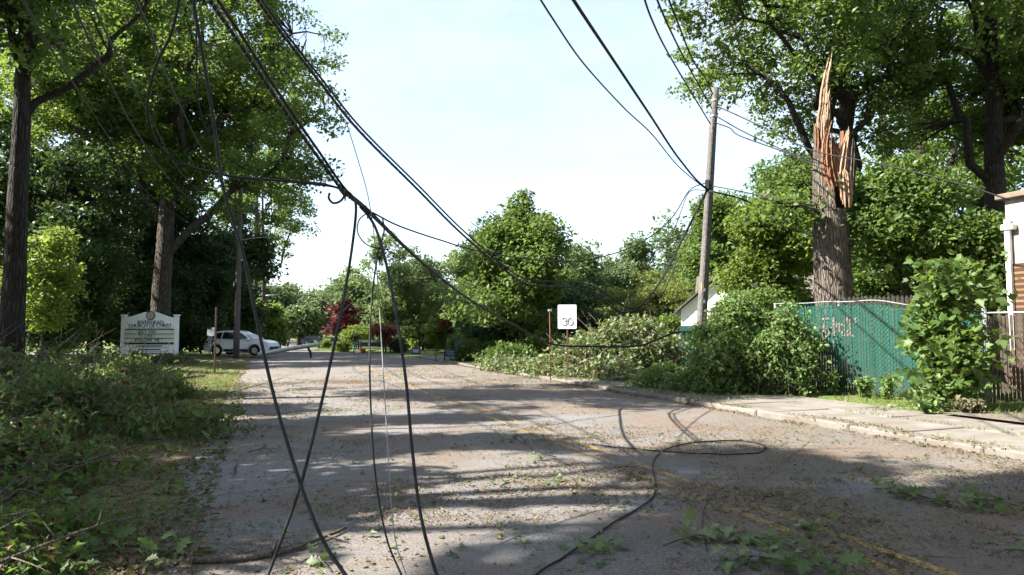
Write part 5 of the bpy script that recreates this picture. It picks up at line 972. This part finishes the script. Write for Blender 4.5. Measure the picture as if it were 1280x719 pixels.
# ------------------------------------------------------------------ litter, crumbs, grass
def vnoise(x, y, s, seed):
    r = np.random.default_rng(seed).random((64, 64)); u, v = x / s, y / s; i, j = np.floor(u).astype(int), np.floor(v).astype(int); f, g = u - i, v - j; f = f * f * (3 - 2 * f); g = g * g * (3 - 2 * g)
    a = lambda p, q: r[p % 64, q % 64]
    return (a(i, j) * (1 - f) + a(i + 1, j) * f) * (1 - g) + (a(i, j + 1) * (1 - f) + a(i + 1, j + 1) * f) * g
def scatter(n, x0, x1, y0, y1, seed, bias):
    rng = np.random.default_rng(seed); x = rng.uniform(x0, x1, n * 4); y = y0 + (y1 - y0) * rng.random(n * 4) ** 1.4
    w = bias(x, y) * np.clip((vnoise(x, y, 1.7, seed) * .6 + vnoise(x, y, .5, seed + 1) * .4 - .35) * 3.2, 0.02, 1); ok = rng.random(n * 4) < w
    x, y = x[ok][:n], y[ok][:n]; u = (x - cx(y)) / hw(y); z = np.where(np.abs(u) < 1, rise(y) + .03 * (1 - u * u) - .002, 0)
    out = np.abs(u) >= 1; z[out] = np.array([gz(a, b) for a, b in zip(x[out], y[out])]) + .01
    return np.stack([x, y, z + .012], 1), rng
def patch(x, y, lo, hi): return sstep(lo, hi, .4 * vnoise(x * .45, y, 3.1, 17) + .35 * vnoise(x * .7, y, 1.1, 18) + .25 * vnoise(x, y, .35, 19))
def bias(x, y): return (.10 + .9 * patch(x, y, .38, .68)) * np.clip(1.1 - .06 * (x + 2), .5, 1.0)
def bias2(x, y): return (.08 + .92 * patch(x, y, .42, .7)) * np.clip(1.0 - .10 * (x + 1), .3, 1.0)
pos, rng = scatter(20000, -3.5, 10.4, 2.5, 34, 61, bias); v, kk = leaf_verts(pos, .045, 'hex', rng, up=2.2, droop=0, curl=.3); v[:, 2] = np.maximum(v[:, 2], .008)
tag(MB().leaves(v, kk).build('leaf_litter', M['litter']), 'dry leaf scraps strewn over the road', 'leaf litter', kind='stuff')
pos, rng = scatter(5200, -3.5, 10.4, 2.5, 30, 65, bias2); v, kk = leaf_verts(pos, .075, 'oak', rng, up=1.8, droop=0, curl=.4); v[:, 2] = np.maximum(v[:, 2], .008)
tag(MB().leaves(v, kk).build('green_leaf_litter', M['fallen']), 'torn green leaves strewn over the road', 'leaf litter', kind='stuff')
pos, rng = scatter(110000, -2.5, 9.9, 2.5, 26, 71, bias); v, kk = leaf_verts(pos, .024, 'quad', rng, up=2.0, droop=0, curl=.3); v[:, 2] = np.maximum(v[:, 2], .006)
tag(MB().leaves(v, kk).build('bark_crumbs', M['crumb']), 'orange brown wood crumbs strewn over the road', 'debris', kind='stuff')
rng = np.random.default_rng(89); n = 15000; x = -.5 - 5.5 * rng.random(n) ** 1.2; y = 4.5 + 20 * rng.random(n) ** 1.2; ok = vnoise(x, y, .8, 6) > .32; x, y = x[ok], y[ok]
z = np.array([max(gz(a, b), rz_(a, b) if a > -.85 else 0) for a, b in zip(x, y)]); v, kk = leaf_verts(np.stack([x, y, z + .015], 1), .085, 'oakn', rng, up=1.3, droop=0, curl=.4)
tag(MB().leaves(v[:len(v) // 2 // kk * kk], kk).build('verge_leaf_litter', M['fallen']), 'green oak leaves carpeting the dirt of the left verge', 'leaf litter', kind='stuff')
tag(MB().leaves(v[len(v) // 2 // kk * kk:], kk).build('brown_leaf_litter', M['brownleaf']), 'old brown leaves on the dirt of the left verge', 'leaf litter', kind='stuff')
rng = np.random.default_rng(90); n = 42000; x = -1.0 - 11 * rng.random(n) ** 1.3; y = 5 + 35 * rng.random(n) ** 1.3; ok = ((vnoise(x, y, 1.3, 5) + .4 * sstep(-1, -3, x)) > .48) & ((y > 11) | (vnoise(x, y, .9, 7) > .72)); x, y = x[ok], y[ok]
z = np.array([gz(a, b) for a, b in zip(x, y)]); v, kk = leaf_verts(np.stack([x, y, z - .01], 1), .13, 'blade', rng, up=.05, droop=-2.6, curl=.0)
tag(MB().leaves(v, kk).build('grass', M['blade']), 'short grass on the left verge', 'grass', kind='stuff')
rng = np.random.default_rng(91); n = 16000; x = rng.uniform(9.9, 15.5, n); y = rng.uniform(5, 42, n); ok = ((x > 12.95) | (y > 16) & (x > 9.95)) & (vnoise(x, y, .9, 8) > .45); x, y = x[ok], y[ok]
z = np.array([gz(a, b) for a, b in zip(x, y)]); v, kk = leaf_verts(np.stack([x, y, z], 1), .15, 'blade', rng, up=.05, droop=-2.2, curl=0)
tag(MB().leaves(v, kk).build('verge_grass', M['blade']), 'rough grass between the sidewalk and the green fence', 'grass', kind='stuff')
pos = np.stack([rng.uniform(10, 14.4, 6000), rng.uniform(5, 30, 6000)], 1); w = vnoise(pos[:, 0], pos[:, 1], 1.1, 33); pos = pos[(w > .45) & ((pos[:, 0] > 12.9) | (pos[:, 1] > 15) | (w > .72))]; pos = np.array([(a, b, .115) for a, b in pos]); v, kk = leaf_verts(pos, .075, 'oak', rng, up=1.2, droop=0, curl=.4)
tag(MB().leaves(v, kk).build('sidewalk_leaf_litter', M['wilt']), 'torn leaves scattered over sidewalk and fence foot', 'leaf litter', kind='stuff')
rng = np.random.default_rng(93); n = 9000; y = 3 + 32 * rng.random(n); x = np.where(rng.random(n) < .55, 9.72 - .35 * rng.random(n) ** 2, np.where(rng.random(n) < .5, 12.95 + 1.4 * rng.random(n), 9.9 + .25 * rng.random(n))); ok = vnoise(x * 3, y, .7, 12) > .38; x, y = x[ok], y[ok]
z = np.where(x < 9.71, .012, np.where(x < 12.9, .115, .16)); v, kk = leaf_verts(np.stack([x, y, z], 1), .055, 'oakn', rng, up=1.3, droop=0, curl=.4)
tag(MB().leaves(v, kk).build('gutter_leaf_litter', M['brownleaf']), 'brown leaves gathered along the kerb and fence foot', 'leaf litter', kind='stuff')
n = 5200; y = 3 + 32 * rng.random(n); x = np.where(rng.random(n) < .6, 9.90 + rng.normal(0, .03, n), 11.41 + rng.normal(0, .015, n)); ok = vnoise(x * 2, y, .9, 14) > .5; x, y = x[ok], y[ok]
v, kk = leaf_verts(np.stack([x, y, np.full(len(x), .09)], 1), .09, 'blade', rng, up=.05, droop=-1.6, curl=0)
tag(MB().leaves(v, kk).build('joint_weeds', M['blade']), 'grass weeds in the kerb and slab joints', 'weeds', kind='stuff')
# unseen trees added behind and beside the camera to block sky light
for i, (x, y, lb) in enumerate([(-10, -3, 'added unseen oak behind the camera on the left verge'), (16, -4, 'added unseen oak behind the camera on the right verge'), (-6, -14, 'added unseen oak farther back behind the camera'), (14, -15, 'added unseen oak farthest back behind the camera'), (19, 3.5, 'added unseen oak outside the right edge beyond the gate'), (4.5, -12, 'added unseen oak whose crown arches over the road behind the camera')]):
    tree('oak_tree', lb, (x, y), 20, .4, (0, 0, 13), (7, 7, 6.5), mat_='oak2', n_leaf=14000, n_clump=150, n_lobe=20, size=.42, clump=1.2, seed=600 + i, n_limb=7, lobe_r=.4)
